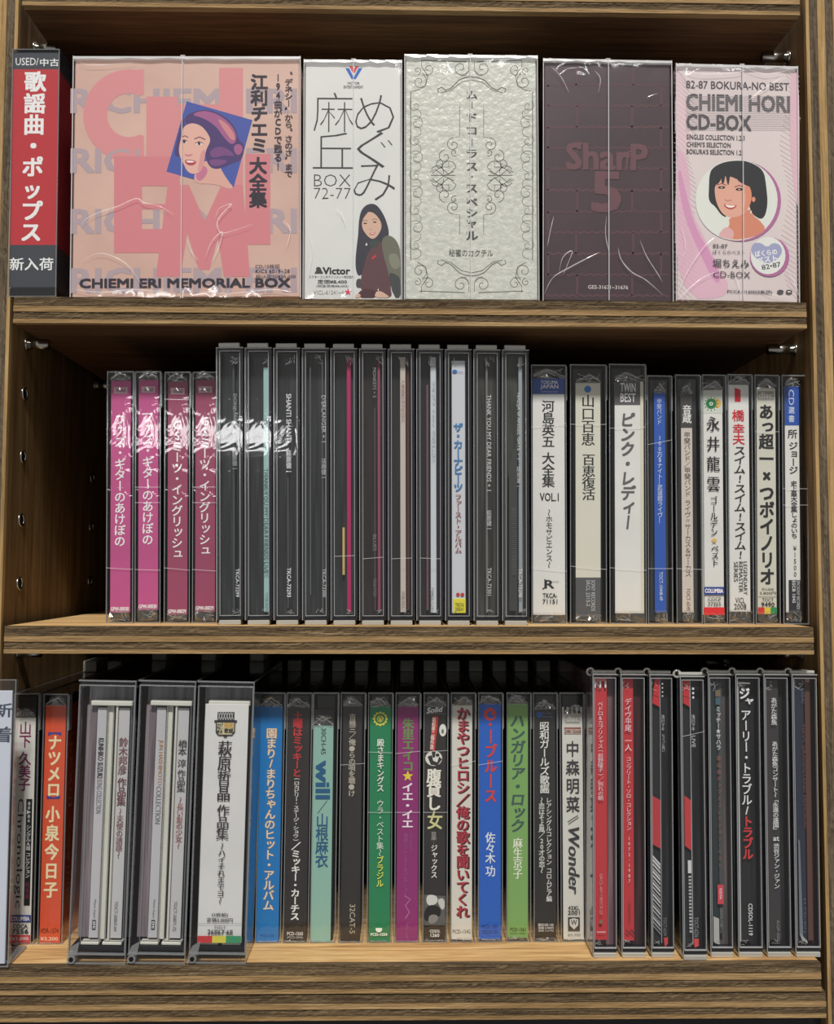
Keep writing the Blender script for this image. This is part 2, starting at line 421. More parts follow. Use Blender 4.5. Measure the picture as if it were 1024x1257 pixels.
# ------------------------------------------------------------------ frames: photo quad -> thing
class Frame:
    def __init__(s, name, tl, tr, bl, br, yt, Y, ztop, D=0.142, lift=0.0):
        """tl..br: photo x of the front corners at its top (yt) and bottom; stands on ztop at depth Y"""
        s.Y = Y
        # bottom pixel row where the front face meets the shelf
        yb = yt+10
        for _ in range(40):
            z = at((bl+br)/2, yb, Y)[1]; yb += (z-ztop-lift)*2500*.9
        s.yb = yb; s.yt = yt
        s.ct, s.cb = (tl+tr)/2, (bl+br)/2
        T = at(s.ct, yt, Y); B = at(s.cb, yb, Y)
        s.w = ((at(tr, yt, Y)[0]-at(tl, yt, Y)[0])+(at(br, yb, Y)[0]-at(bl, yb, Y)[0]))/2
        s.a = math.atan2(T[0]-B[0], T[1]-B[1]); s.h = math.hypot(T[0]-B[0], T[1]-B[1])
        s.B = (B[0], ztop+lift+abs(math.sin(s.a))*s.w/2); s.D = D
        s.root = empty(name, (s.B[0], Y, s.B[1]), (0, s.a, 0))
    def cx(s, py): return s.ct+(s.cb-s.ct)*(py-s.yt)/(s.yb-s.yt)
    def world(s, px, py):
        X, Z = at(px, py, s.Y); dx, dz = X-s.B[0], Z-s.B[1]; c, n = math.cos(s.a), math.sin(s.a)
        return dx*c-dz*n, dx*n+dz*c
    def loc(s, xo, py): return s.world(s.cx(py)+xo, py)      # xo: pixels from the thing's own centre line
    def absl(s, px, py): return s.world(px, py)
    def off(s, xo): return s.world(s.cx((s.yt+s.yb)/2)+xo, (s.yt+s.yb)/2)[0]

def crumple(name, root, x0, x1, z0, z1, y, seed, nx=7, nz=4, amp=.0011, peak=True):
    rnd = random.Random(seed); mb = MB(); vs = []; fs = []
    pk = rnd.uniform(.35, .65)
    for j in range(nz+1):
        for i in range(nx+1):
            u = i/nx; v = j/nz
            top = (1-abs(u-pk)*1.3) if peak else 1
            zz = z0+(z1-z0)*v*(top if peak else 1)
            vs.append((x0+(x1-x0)*(u+(rnd.uniform(-.06, .06) if 0 < i < nx else 0)), y-rnd.uniform(0, amp), zz+(rnd.uniform(-.12, .12)*(z1-z0) if 0 < j < nz else 0)))
    for j in range(nz):
        for i in range(nx):
            a = j*(nx+1)+i
            if rnd.random() < .5: fs += [(a, a+1, a+nx+2), (a, a+nx+2, a+nx+1)]
            else: fs += [(a, a+1, a+nx+1), (a+1, a+nx+2, a+nx+1)]
    mb.add(vs, fs, M_CELLO)
    crease_glints(mb, x0, x1, z0, z1, y-amp-.0001, rnd, 6)
    if peak:                        # folded flap: highlights painted on two edges meeting at a point
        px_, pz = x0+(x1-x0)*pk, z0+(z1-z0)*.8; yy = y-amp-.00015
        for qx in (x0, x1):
            mb.add([(qx, yy, z0+.0008), (px_, yy, pz), (px_, yy, pz+.00022), (qx, yy, z0+.00095)], [(0, 1, 2, 3)], M_CREASE_GLINT)
    return mb.build(name, root)

def sec_tab(root, w, h):
    """small grey security tab standing on top of the case, towards the back"""
    mb = MB(); mb.box(-.0040, .0042, .096, .120, h+.0001, h+.0068, M_SECTAB, .0004); mb.build('security_tab', root)
    mb = MB(); mb.box(-w+.0012, w-.0012, .002, .14, h-.0014, h-.0009, M_TOPG); mb.build('top_lining', root)
def crease_glints(mb, x0, x1, z0, z1, y, rnd, n=7, wd=.00011):  # thin pale slivers painted as highlights on the folds
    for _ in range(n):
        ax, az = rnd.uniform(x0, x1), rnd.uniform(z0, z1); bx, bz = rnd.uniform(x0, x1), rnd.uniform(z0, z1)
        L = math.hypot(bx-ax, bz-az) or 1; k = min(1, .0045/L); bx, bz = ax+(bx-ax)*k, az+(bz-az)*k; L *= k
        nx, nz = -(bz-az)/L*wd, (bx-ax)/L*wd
        mb.add([(ax-nx, y, az-nz), (bx-nx*.3, y, bz-nz*.3), (bx+nx*.3, y, bz+nz*.3), (ax+nx, y, az+nz)], [(0, 1, 2, 3)], M_CREASE_GLINT)
def spine_case(label, group, quad, yt, Y, ztop, card, items, seed, cardmat=None, top_windows=False, tray=None, tape=None, cat='disc case', side_print=None):
    """a disc case seen spine first, in its cellophane"""
    fr = Frame('disc_case', *quad, yt, Y, ztop); root = fr.root; tag(root, label, cat, group)
    w, h, D = fr.w/2, fr.h, fr.D
    mb = MB(); mb.box(-w, w, 0, D, 0, h, M_CLEAR, .0006); mb.build('clear_shell', root)
    mb = MB(); mb.box(-w+.0016, w-.0016, .0022, D-.001, .0012, h-.0016, tray or M_BLACK, .0004); t = mb.build('tray', root)
    mb = MB(); mb.ring(-w, w, 0, h, .00045, -.0002, .0008, M_RIM, .0006)
    mb.box(-w-.0001, -w+.0004, .001, D, h-.0009, h-.0001, M_RIM); mb.box(w-.0004, w+.0001, .001, D, h-.0009, h-.0001, M_RIM)
    mb.build('shell_rim', root)
    mb = MB(); mb.box(w-.0002, w+.00055, .0002, .004, h-.0185, h-.0006, M_RIM); mb.build('hinge_lug', root)
    if top_windows: sec_tab(root, w, h)
    x0, x1, cy0, cy1, col = card
    u0, u1 = fr.off(x0), fr.off(x1); z1 = fr.loc(0, cy0)[1]; z0 = fr.loc(0, cy1)[1]
    mb = MB(); mb.box(u0, u1, .0006, .0015, z0, z1, cardmat or flat(col), .0001); c = mb.build('spine_card', root)
    p = Prints(fr.loc, .00055); p.put(items); p.build(c)
    crumple('cellophane_fold_glints', root, u0, u1, z1-.0004, z1+.0052, .0004, seed)
    crumple('cellophane_fold_glints', root, u0, u1, .0012, z0+.0012, .0004, seed+500, 8, 3, .0013, False)
    if tape:                                       # seam of the wrapping across the spine
        for (ya, yb_) in tape:
            za, zb = fr.loc(-12, ya)[1], fr.loc(12, yb_)[1]
            mb = MB(); mb.add([(-w, -.0003, za-.0001), (w, -.0003, zb-.0001), (w, -.0003, zb+.00012), (-w, -.0003, za+.00012)], [(0, 1, 2, 3)], M_SEAM); mb.build('wrap_edge', root)
    if side_print:
        mb = MB(); mb.box(w-.0014, w-.0009, .003, .1, z0, z1, flat(side_print[0]))
        sc = mb.build('side_card', root); mb = MB()
        ps = Prints(lambda a, b: (a, -b), 0)
        ps.v(side_print[1], 0, 100, 7.6, 0, side_print[2], 'b')
        zt, zb = fr.loc(0, side_print[3])[1], fr.loc(0, side_print[4])[1]
        # swing the lettering on to the right-hand face
        ps.mb.v = [(w-.00085+.00001, .0085+x*.00052, zt+(zt-zb)*(zv/100)) for (x, yv, zv) in [(a, b, c_) for (a, b, c_) in ps.mb.v]]
        ps.mb.build('lettering', sc)
    return fr

def tall_case(label, group, quad, yt, Y, ztop, strip, items, seed, latch=False, tint=None, extras=(), ring_in=(4.2, 2.0), tape=None, lettery=.0026):
    """a disc in a tall clear hard-plastic case with tabs at top and foot; the sleeve stands a little behind the front"""
    fr = Frame('tall_disc_case', *quad, yt, Y, ztop); root = fr.root; tag(root, label, 'disc case', group)
    w, h, D = fr.w/2, fr.h, fr.D
    tb = .0024; k = abs(fr.off(1)-fr.off(0))
    xi0, xi1 = -w+ring_in[0]*k, w-ring_in[1]*k
    mb = MB(); mb.box(-w, w, .0006, D, tb, h-tb, M_CLEARN, .0005); mb.build('clear_shell', root)
    mb = MB(); mb.box(-w+.0004, w-.0002, .0075, D-.001, tb+.001, h-tb-.001, tint or M_GREYTRAY, .0003); mb.build('inner_tray', root)
    mb = MB(); mb.box(w-ring_in[1]*k+.0001, w-.0001, .0012, .0072, tb+.001, h-tb-.001, M_NAVY)
    mb.box(xi0, w-.0003, .0012, .0072, tb+.0002, tb+.0014, M_NAVY); mb.build('dark_gap_strip', root)  # navy strips paint the dark gap beside and below the frame
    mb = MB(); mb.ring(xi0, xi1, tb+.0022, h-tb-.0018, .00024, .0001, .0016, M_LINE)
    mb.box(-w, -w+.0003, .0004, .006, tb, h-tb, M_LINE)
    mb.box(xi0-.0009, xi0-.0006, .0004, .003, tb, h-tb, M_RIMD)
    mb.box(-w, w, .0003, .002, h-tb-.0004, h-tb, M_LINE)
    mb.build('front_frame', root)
    if not latch:
        mb = MB(); mb.box(xi0-.0006, xi1-.0002, .0004, .05, h-tb, h, M_TAB, .0003); mb.build('top_tab', root)
    else:
        mb = MB(); mb.cyl((.0035, h-tb+.0008), .0009, xi0-.0006, xi1+.0002, 'x', M_TAB, 10)
        mb.box(xi0-.0004, xi1, .004, .012, h-tb-.0002, h-.0012, M_TAB); mb.build('hinge_bar', root)
        mb = MB(); n = 12; R, r = .0017, .0006
        vs = [((xi0-.0012)+(R+r*math.cos(b))*math.cos(a), .0035+r*math.sin(b), h-tb+.0008+(R+r*math.cos(b))*math.sin(a)) for a in [2*math.pi*i/n for i in range(n)] for b in [2*math.pi*j/6 for j in range(6)]]
        fs = [(i*6+j, ((i+1) % n)*6+j, ((i+1) % n)*6+(j+1) % 6, i*6+(j+1) % 6) for i in range(n) for j in range(6)]
        mb.add(vs, fs, M_TAB); mb.build('hinge_ring', root, True)
    mb = MB(); mb.box(xi0-.0004, xi1+.0001, .0002, .05, 0, tb, M_TAB, .0003); mb.build('foot_tab', root)
    for s_ in strip:
        x0, x1, y0, y1, c, yy = s_
        mb = MB(); mb.box(fr.off(x0), fr.off(x1), yy, yy+.0012, fr.loc(0, y1)[1], fr.loc(0, y0)[1], flat(c), .0002); sc = mb.build('sleeve_spine', root)
    p = Prints(fr.loc, lettery); p.put(items); p.build(root)
    xs = strip[0] if strip else (-4, 8, 0, 0)
    rnd = random.Random(seed); mb = MB(); sx = fr.off(xs[0]) if strip else fr.off(0)
    crease_glints(mb, sx-.001, sx+.004, h-tb-.0085, h-tb-.0032, .0020, rnd, 7); crease_glints(mb, sx-.0005, sx+.004, tb+.0030, tb+.0058, .0020, rnd, 6)
    mb.build('cellophane_fold_glints', root)  # painted fold highlights alone, no sheet modelled here
    if tape:
        for (ya, yb_) in tape:
            za, zb = fr.loc(-12, ya)[1], fr.loc(12, yb_)[1]
            mb = MB(); mb.add([(xi0, -.0001, za-.0001), (xi1, -.0001, zb-.0001), (xi1, -.0001, zb+.00012), (xi0, -.0001, za+.00012)], [(0, 1, 2, 3)], M_SEAM); mb.build('scratch', root)
    return fr

# ------------------------------------------------------------------ row one: box sets
def box_set(label, quad, yt, Y, ztop, cover, draw, D=.13, seam=None, seed=0, wrap_glints=()):
    fr = Frame('disc_box_set', *quad, yt, Y, ztop); root = fr.root; tag(root, label, 'box set', 'shrink-wrapped box sets on the top shelf')
    w, h = fr.w/2-.0006, fr.h-.0006
    mb = MB(); mb.box(-w, w, 0, D, .0003, h, cover, .0006); c = mb.build('carton', root)
    p = Prints(fr.absl, -.00005); draw(p); p.build(c, 'cover_print')
    # shrink wrap: loose skin with folded top corners
    W, H = fr.w/2, fr.h; rnd = random.Random(seed); mb = MB(); n, q = 14, 20; vs = []; fs = []
    for j in range(q+1):
        for i in range(n+1):
            e = i in (0, n) or j in (0, q)
            vs.append((-W+2*W*i/n, (-.0006 if e else -.0009-rnd.random()*.0005)-.0002, H*j/q+.0001))
    for j in range(q):
        for i in range(n):
            a = j*(n+1)+i; fs.append((a, a+1, a+n+2, a+n+1))
    mb.add(vs, fs, M_WRAP)
    b = len(vs)
    mb.add([(-W, -.0008, 0), (-W, D, 0), (-W, D, H), (-W, -.0008, H), (W, -.0008, 0), (W, D, 0), (W, D, H), (W, -.0008, H)],
           [(0, 1, 2, 3), (4, 7, 6, 5), (3, 2, 6, 7)], M_WRAP)
    mb.build('shrink_wrap', root, True)
    if seam is not None:
        su = fr.absl(seam, (fr.yt+fr.yb)/2)[0]; mb = MB()
        mb.box(su-.0002, su+.0002, -.0019, -.0014, .0005, H, M_SEAM); mb.box(su-.0012, su+.0012, -.0012, .02, H, H+.0004, M_SEAM)
        mb.build('wrap_seam', root)
    if wrap_glints:
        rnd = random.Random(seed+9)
        for pts, wd in wrap_glints:
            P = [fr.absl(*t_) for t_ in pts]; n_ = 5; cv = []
            for i in range(len(P)-1):                       # smooth the painted highlight line
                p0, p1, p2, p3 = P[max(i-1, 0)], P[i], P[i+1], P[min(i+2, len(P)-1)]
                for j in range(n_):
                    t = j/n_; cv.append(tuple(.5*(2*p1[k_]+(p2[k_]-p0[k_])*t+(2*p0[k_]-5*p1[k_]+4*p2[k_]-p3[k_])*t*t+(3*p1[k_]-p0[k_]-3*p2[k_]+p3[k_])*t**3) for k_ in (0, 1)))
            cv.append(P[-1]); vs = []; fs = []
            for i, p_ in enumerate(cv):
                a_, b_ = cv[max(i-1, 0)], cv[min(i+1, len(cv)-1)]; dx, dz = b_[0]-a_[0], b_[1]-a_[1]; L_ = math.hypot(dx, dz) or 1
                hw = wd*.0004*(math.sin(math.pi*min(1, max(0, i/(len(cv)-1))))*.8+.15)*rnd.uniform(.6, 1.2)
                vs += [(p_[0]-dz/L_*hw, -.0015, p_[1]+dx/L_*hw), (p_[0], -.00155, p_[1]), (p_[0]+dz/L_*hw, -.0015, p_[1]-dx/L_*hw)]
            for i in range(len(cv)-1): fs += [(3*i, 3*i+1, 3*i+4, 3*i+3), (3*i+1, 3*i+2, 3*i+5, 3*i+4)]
            mc = MB(); mc.add(vs, fs, M_WRAP_GLINT); mc.build('wrap_crease_glint', root)  # flat pale strip painted as a crease highlight
    mb = MB(); k = 12
    vs = []
    for i in range(k+1):
        u = -W+2*W*i/k; s_ = abs(math.sin(i*1.7+seed))*.0007
        vs += [(u, -.0010, H-.0002), (u, -.0014, H-.0012-s_), (u, -.0009, H-.0019-s_)]
    fs = []
    for i in range(k): fs += [(3*i, 3*i+1, 3*i+4, 3*i+3), (3*i+1, 3*i+2, 3*i+5, 3*i+4)]
    mb.add(vs, fs, M_SEAM)
    mb.box(-W, -W+.0004, -.0012, -.0006, 0, H, M_SEAM); mb.box(W-.0004, W, -.0012, -.0006, 0, H, M_SEAM)
    mb.build('wrap_fold', root)
    return fr
def cr(s, ox, oy):                       # crop pixel -> photo pixel
    return lambda pts: [(ox+x/s, oy+y/s) for x, y in pts]

T_ = cr
def divider(label, quad, yt, Y, ztop, face, draw, side_bands, D=.14, base=True):
    fr = Frame('divider_box', *quad, yt, Y, ztop); root = fr.root; tag(root, label, 'divider', None)
    w, h = fr.w/2, fr.h
    mb = MB(); mb.box(-w+.0008, w-.0008, .0010, D, .0030 if base else .001, h-.0014, face, .0003); c = mb.build('card_insert', root)
    p = Prints(fr.absl, .0008); draw(p); p.build(c, 'cover_print')
    if side_bands:
        mb = MB()
        for y0, y1, col in side_bands:
            z1, z0 = fr.absl(75, y0)[1], fr.absl(75, y1)[1]
            mb.box(w-.0008, w-.0006, .0012, D-.001, z0, z1, flat(col))
        mb.build('side_print', c)
    mb = MB(); mb.box(-w, w, 0, D, .0002, h, M_CLEAR, .0008); mb.build('clear_shell', root)
    mb = MB(); mb.ring(-w, w, .0002, h, .0004, -.0002, .0005, M_RIM); mb.box(-w, w, .0005, D, h-.0004, h+.0001, M_RIMD); mb.build('shell_rim', root)
    if base: mb = MB(); mb.box(-w+.0004, w-.0004, .0004, D, .0004, .0048, M_BLACK, .0004); mb.build('foot', root)
    return fr

def d_used(p):
    G = (62, 66, 74); R = (186, 48, 56); W = (236, 238, 238)
    p.poly([(15.8, 63), (14.5, 84), (72.6, 84), (72.9, 63)], G); p.poly([(14.5, 84), (10.8, 300), (69.4, 300), (72.6, 84)], R)
    p.poly([(10.8, 300), (10, 352), (68.9, 352), (69.4, 300)], G)
    p.h('USED/', 74.5, 28, 9.5, 32.5, W, ''); p.h('中古', 75.5, 23, 9.5, 60, W, 'b')
    for i, ch in enumerate('歌謡曲・ポップス'):
        y = [99, 126, 152, 178, 204, 232, 258, 284][i]; x = 42.5-i*.75
        u, v = p.loc(x, y); k = p.scale(x, y); s = 27 if ch not in 'ッ' else 25
        p.glyph(ch, u, v, s*k, s*k, W, 'B')
    p.h('新入荷', 323.5, 53, 15.5, 38, W, 'b')
divider('red and grey divider box with white lettering, left end of the top shelf', (15.3, 73.3, 10, 68.7), 60.5, .0015, TOP[1],
        flat((70, 74, 82)), d_used, [(62, 84, (62, 66, 74)), (84, 300, (178, 48, 56)), (300, 353, (62, 66, 74))])

def d_pink(p):
    T = cr(3.413, 80, 60); PK = (210, 130, 138); PK2 = (214, 142, 146); BG = (222, 178, 160); GR = (176, 158, 166); K = (38, 34, 52); BL = (66, 86, 168)
    for yc in (218, 468, 722, 970):
        p.h('RICHIEMI ERI', 60+yc/3.413, 275, 30, 226, GR, 'B')
    n = 26; arc = []
    for i in range(n+1):
        a = math.radians(62+236*i/n); arc.append((268+192*math.cos(a), 278-192*math.sin(a)))
    inn = []
    for i in range(n+1):
        a = math.radians(298-236*i/n); inn.append((268+92*math.cos(a)*1.0, 278-92*math.sin(a)))
    p.poly(T([(330, 85)]+[(x, y) for x, y in arc if x < 330]+[(330, 470), (330, 365)]+[(x, y) for x, y in inn if x < 330]+[(330, 190)]), PK2)
    p.poly(T([(340, 200), (340, 575), (470, 575), (470, 340), (645, 340), (645, 575), (745, 575), (745, 80), (645, 80), (645, 232), (470, 232), (470, 200)]), PK2)
    p.poly(T([(205, 450), (205, 855), (480, 855), (480, 755), (322, 755), (322, 672), (430, 672), (430, 650), (322, 650), (322, 575), (480, 575), (480, 450)]), PK)
    p.poly(T([(430, 570), (380, 955), (482, 955), (512, 770), (560, 925), (605, 925), (640, 790), (665, 955), (775, 955), (745, 570), (655, 570), (585, 722), (518, 570)]), PK)
    p.poly(T([(755, 440), (755, 820), (860, 820), (860, 440)]), PK)
    C = cr(8.533, 200, 120)
    p.poly(C([(250, 38), (38, 775), (335, 858), (742, 938), (938, 235)]), BL)
    HD = (72, 52, 112); HL = (164, 92, 142); HM = (120, 70, 130); SK = (226, 178, 164); SH = (204, 130, 142)
    p.poly(C([(205, 190), (165, 380), (118, 560), (135, 620), (190, 620), (195, 420), (240, 300)]), HD, 2)
    p.poly(C([(330, 790), (430, 640), (600, 720), (620, 770), (690, 880), (742, 938), (700, 960), (560, 905), (330, 900)]), (218, 170, 158), 1)
    p.poly(C([(345, 760), (440, 700), (480, 780), (400, 880), (350, 860)]), (196, 118, 150), 2)
    p.poly(C([(210, 260), (250, 180), (330, 145), (440, 122), (560, 148), (680, 220), (765, 320), (790, 440), (855, 490), (850, 570), (820, 660), (720, 690), (620, 740), (530, 750), (470, 700), (440, 590), (400, 340)]), HD, 2)
    p.poly(C([(290, 178), (420, 132), (560, 165), (680, 245), (760, 350), (775, 450), (720, 500), (640, 420), (560, 300), (430, 215)]), HL, 2)
    p.poly(C([(560, 210), (660, 260), (745, 370), (760, 440), (720, 450), (650, 350)]), (206, 136, 140), 2)
    p.poly(C([(480, 560), (600, 500), (720, 560), (760, 620), (640, 600), (520, 640)]), HM, 2)
    p.poly(C([(470, 660), (560, 640), (700, 660), (600, 715), (520, 720)]), HM, 2)
    p.poly(C([(740, 500), (810, 480), (845, 540), (800, 610), (750, 580)]), HL, 2)
    p.poly(C([(222, 300), (300, 262), (400, 290), (470, 370), (505, 450), (455, 540), (440, 620), (425, 720), (390, 780), (320, 805), (255, 775), (215, 690), (172, 600), (168, 520), (190, 430), (205, 350)]), SK, 2)
    p.poly(C([(400, 560), (450, 540), (440, 640), (420, 740), (360, 790), (380, 680)]), (216, 150, 150), 2)
    for (x, y, r) in ((225, 462, 26), (380, 482, 36)):
        p.disc(200+x/8.533, 120+y/8.533, r/8.533, 15/8.533, (240, 225, 225)); p.disc(200+x/8.533, 120+y/8.533, 15/8.533, 15/8.533, (60, 40, 70))
        p.line(C([(x-r-4, y-4), (x, y-20), (x+r+6, y-4)]), 1.0, (80, 45, 75))
    p.line(C([(205, 410), (235, 400), (265, 418)]), 1.1, (110, 60, 80)); p.line(C([(330, 432), (385, 412), (445, 440)]), 1.2, (110, 60, 80))
    p.poly(C([(225, 585), (262, 600), (300, 588), (320, 598), (270, 618), (235, 610)]), SH, 1)
    p.poly(C([(228, 652), (290, 650), (358, 668), (330, 705), (280, 712), (240, 690)]), (176, 58, 84), 1)
    p.poly(C([(240, 660), (290, 660), (342, 672), (300, 682), (255, 678)]), (244, 236, 230), 1)
    p.v('江利チエミ', 91, 188, 19.5, 318.5, K, 'B'); p.v('大全集', 193, 255, 20, 317, K, 'B')
    p.v('〝デネシー〞から〝さのさ〞まで', 88, 218, 9.4, 354.5, K, 'b'); p.v('194曲がCDで甦る!', 90, 210, 9.4, 341.5, K, 'b')
    p.h('CD:10枚組', 327, 30, 5.2, 328.5, K); p.h('KICS 6019~28', 333, 42, 5, 334.8, K); p.h('税込定価¥20,000', 339.5, 49, 5, 338.5, K)
    p.h('CHIEMI ERI MEMORIAL BOX', 347.5, 258, 11, 227.5, K, 'B')
M_PEACH = paper('peach_cover', (216, 182, 168), (202, 166, 153), 0.5, 25)
box_set('wide peach box set with giant pink letters and a portrait on a blue square', (90.5, 370, 87, 370), 71.5, .0035, TOP[1], M_PEACH, d_pink, seam=224, seed=1, wrap_glints=[(T_(3.413, 80, 60)(p), w) for p, w in (([(70, 745), (95, 715), (150, 688), (225, 664), (300, 632), (335, 650), (400, 665), (460, 700)], .8), ([(632, 712), (650, 672), (700, 655), (665, 690), (640, 730), (655, 775), (720, 762), (790, 738)], .9), ([(590, 880), (612, 820), (640, 785), (662, 775), (640, 850), (610, 900)], .8), ([(512, 800), (530, 850), (560, 890)], .6), ([(60, 900), (150, 860), (260, 905), (330, 1000)], .5), ([(40, 1010), (150, 1024), (300, 1012), (420, 1026)], .9), ([(560, 1020), (700, 1028), (860, 1012), (960, 1024)], .9), ([(910, 720), (945, 760), (930, 830)], .6), ([(60, 60), (120, 75), (300, 62)], .6))])

def d_white(p):
    K = (52, 52, 56)
    C = cr(3.929, 365, 60)
    p.poly(C([(232, 93), (262, 146), (276, 146), (250, 93)]), (50, 100, 190)); p.poly(C([(314, 93), (282, 146), (268, 146), (296, 93)]), (50, 100, 190))
    p.poly(C([(250, 83), (270, 118), (278, 110), (266, 83)]), (210, 70, 70)); p.poly(C([(296, 83), (276, 118), (270, 110), (280, 83)]), (210, 70, 70))
    p.h('VICTOR', 102.3, 15, 3.2, 434, (60, 60, 64), 'b'); p.h('ENTERTAINMENT', 107, 24, 3.4, 434, (60, 60, 64), 'b')
    def g(ch, x0, x1, y0, y1, st='t'):
        P, F_ = glyphs(ch, STY[st][0]); a = [q[0] for q in P]; b = [q[1] for q in P]
        L0, L1 = p.loc(x0, y1), p.loc(x1, y0)
        p.tris([(L0[0]+(x-min(a))/(max(a)-min(a))*(L1[0]-L0[0]), L0[1]+(y-min(b))/(max(b)-min(b))*(L1[1]-L0[1])) for x, y in P], F_, K)
    g('麻', 385, 434, 114, 162); g('丘', 384, 434, 163, 207); g('め', 436, 484, 117, 163); g('ぐ', 438, 482, 162, 206); g('み', 434, 485, 202, 246)
    p.h('BOX', 221.5, 45, 15, 408, K, 't'); p.h('72-77', 237.5, 45, 14, 408, K, 't')
    p.h('Victor', 332.5, 33, 8.5, 413, (30, 30, 34), 'B'); p.poly([(386, 336), (390, 329), (394, 330), (397, 336)], (60, 60, 62)); p.disc(391, 330, 3, 2.2, (60, 60, 62))
    p.h('ビクター エンタテインメント株式会社', 340, 55, 3.6, 407.5, K); p.h('定価¥8,400', 346, 36, 5.4, 408, K, 'b'); p.h('(税抜価格¥8,000)', 351.5, 39, 4, 408, K); p.h('VICL-61241~4', 359, 37, 5, 403.5, (150, 150, 150)); p.star(427.5, 358.5, 4.6, (214, 60, 96))
    C = cr(9.67, 430, 240)
    HR = (46, 48, 62); SK = (212, 176, 156); VE = (92, 58, 66); OL = (104, 106, 92)
    p.poly(C([(245, 95), (170, 125), (120, 200), (100, 330), (95, 470), (75, 620), (60, 800), (75, 920), (110, 960), (180, 900), (300, 780), (400, 600), (470, 470), (430, 300), (370, 180), (310, 110)]), HR, 2)
    p.poly(C([(200, 700), (300, 560), (370, 530), (440, 700), (470, 900), (480, 1100), (500, 1215), (330, 1215), (180, 1120), (110, 1110), (130, 960), (170, 820)]), VE, 2)
    p.poly(C([(370, 530), (430, 470), (510, 490), (570, 570), (598, 670), (600, 1215), (520, 1200), (470, 1000), (440, 860), (390, 700)]), OL, 2)
    p.poly(C([(450, 700), (540, 680), (590, 760), (590, 860), (520, 880), (470, 820)]), (130, 132, 116), 2)
    p.poly(C([(440, 910), (560, 940), (600, 1010), (600, 1215), (520, 1215)]), (58, 66, 66), 1)
    p.poly(C([(230, 540), (330, 520), (360, 560), (280, 640), (230, 600)]), (56, 66, 64), 2)
    p.poly(C([(70, 1000), (120, 980), (150, 1040), (120, 1100), (70, 1090)]), (70, 66, 70), 2)
    p.poly(C([(100, 1140), (200, 1100), (320, 1140), (330, 1215), (90, 1215)]), (72, 36, 48), 1)
    p.poly(C([(300, 1150), (350, 1130), (440, 1180), (470, 1215), (290, 1215)]), SK, 1); p.poly(C([(60, 1180), (110, 1160), (130, 1200), (90, 1215), (60, 1215)]), SK, 1)
    p.poly(C([(140, 300), (180, 210), (240, 190), (310, 230), (370, 320), (372, 400), (320, 490), (262, 525), (200, 480), (140, 390)]), SK, 2)
    p.poly(C([(200, 170), (215, 200), (160, 260), (135, 330), (125, 240)]), HR, 2); p.poly(C([(215, 175), (300, 200), (380, 330), (375, 230), (300, 150)]), HR, 2)
    for x, y in ((178, 333), (292, 318)):
        p.disc(430+x/9.67, 240+y/9.67, 22/9.67, 8/9.67, (50, 34, 34)); p.line(C([(x-32, y-28), (x, y-40), (x+30, y-26)]), .6, (90, 66, 58))
    p.poly(C([(220, 445), (262, 448), (305, 428), (285, 465), (250, 475)]), (190, 84, 84), 1); p.poly(C([(230, 449), (262, 452), (296, 437), (270, 462)]), (244, 236, 230), 1)
    p.line(C([(225, 400), (240, 408), (256, 400)]), .5, (176, 126, 110)); p.poly(C([(250, 745), (300, 700), (310, 730), (265, 765)]), (190, 50, 60)); p.poly(C([(180, 590), (195, 560), (205, 590), (190, 600)]), (225, 225, 225))
M_WHITE = paper('white_cover', (222, 224, 222), (212, 214, 213), 0.45, 20)
box_set('narrow white box set with thin black characters and a long-haired woman in a vest', (373, 494, 372, 494), 74.5, .0040, TOP[1], M_WHITE, d_white, seam=434, seed=2, wrap_glints=[(T_(3.929, 365, 60)(p), w) for p, w in (([(40, 400), (36, 620), (42, 900)], .5), ([(180, 770), (215, 800), (240, 870)], .5), ([(60, 900), (75, 980), (50, 1120)], .5), ([(497, 300), (500, 600), (496, 900)], .5))])

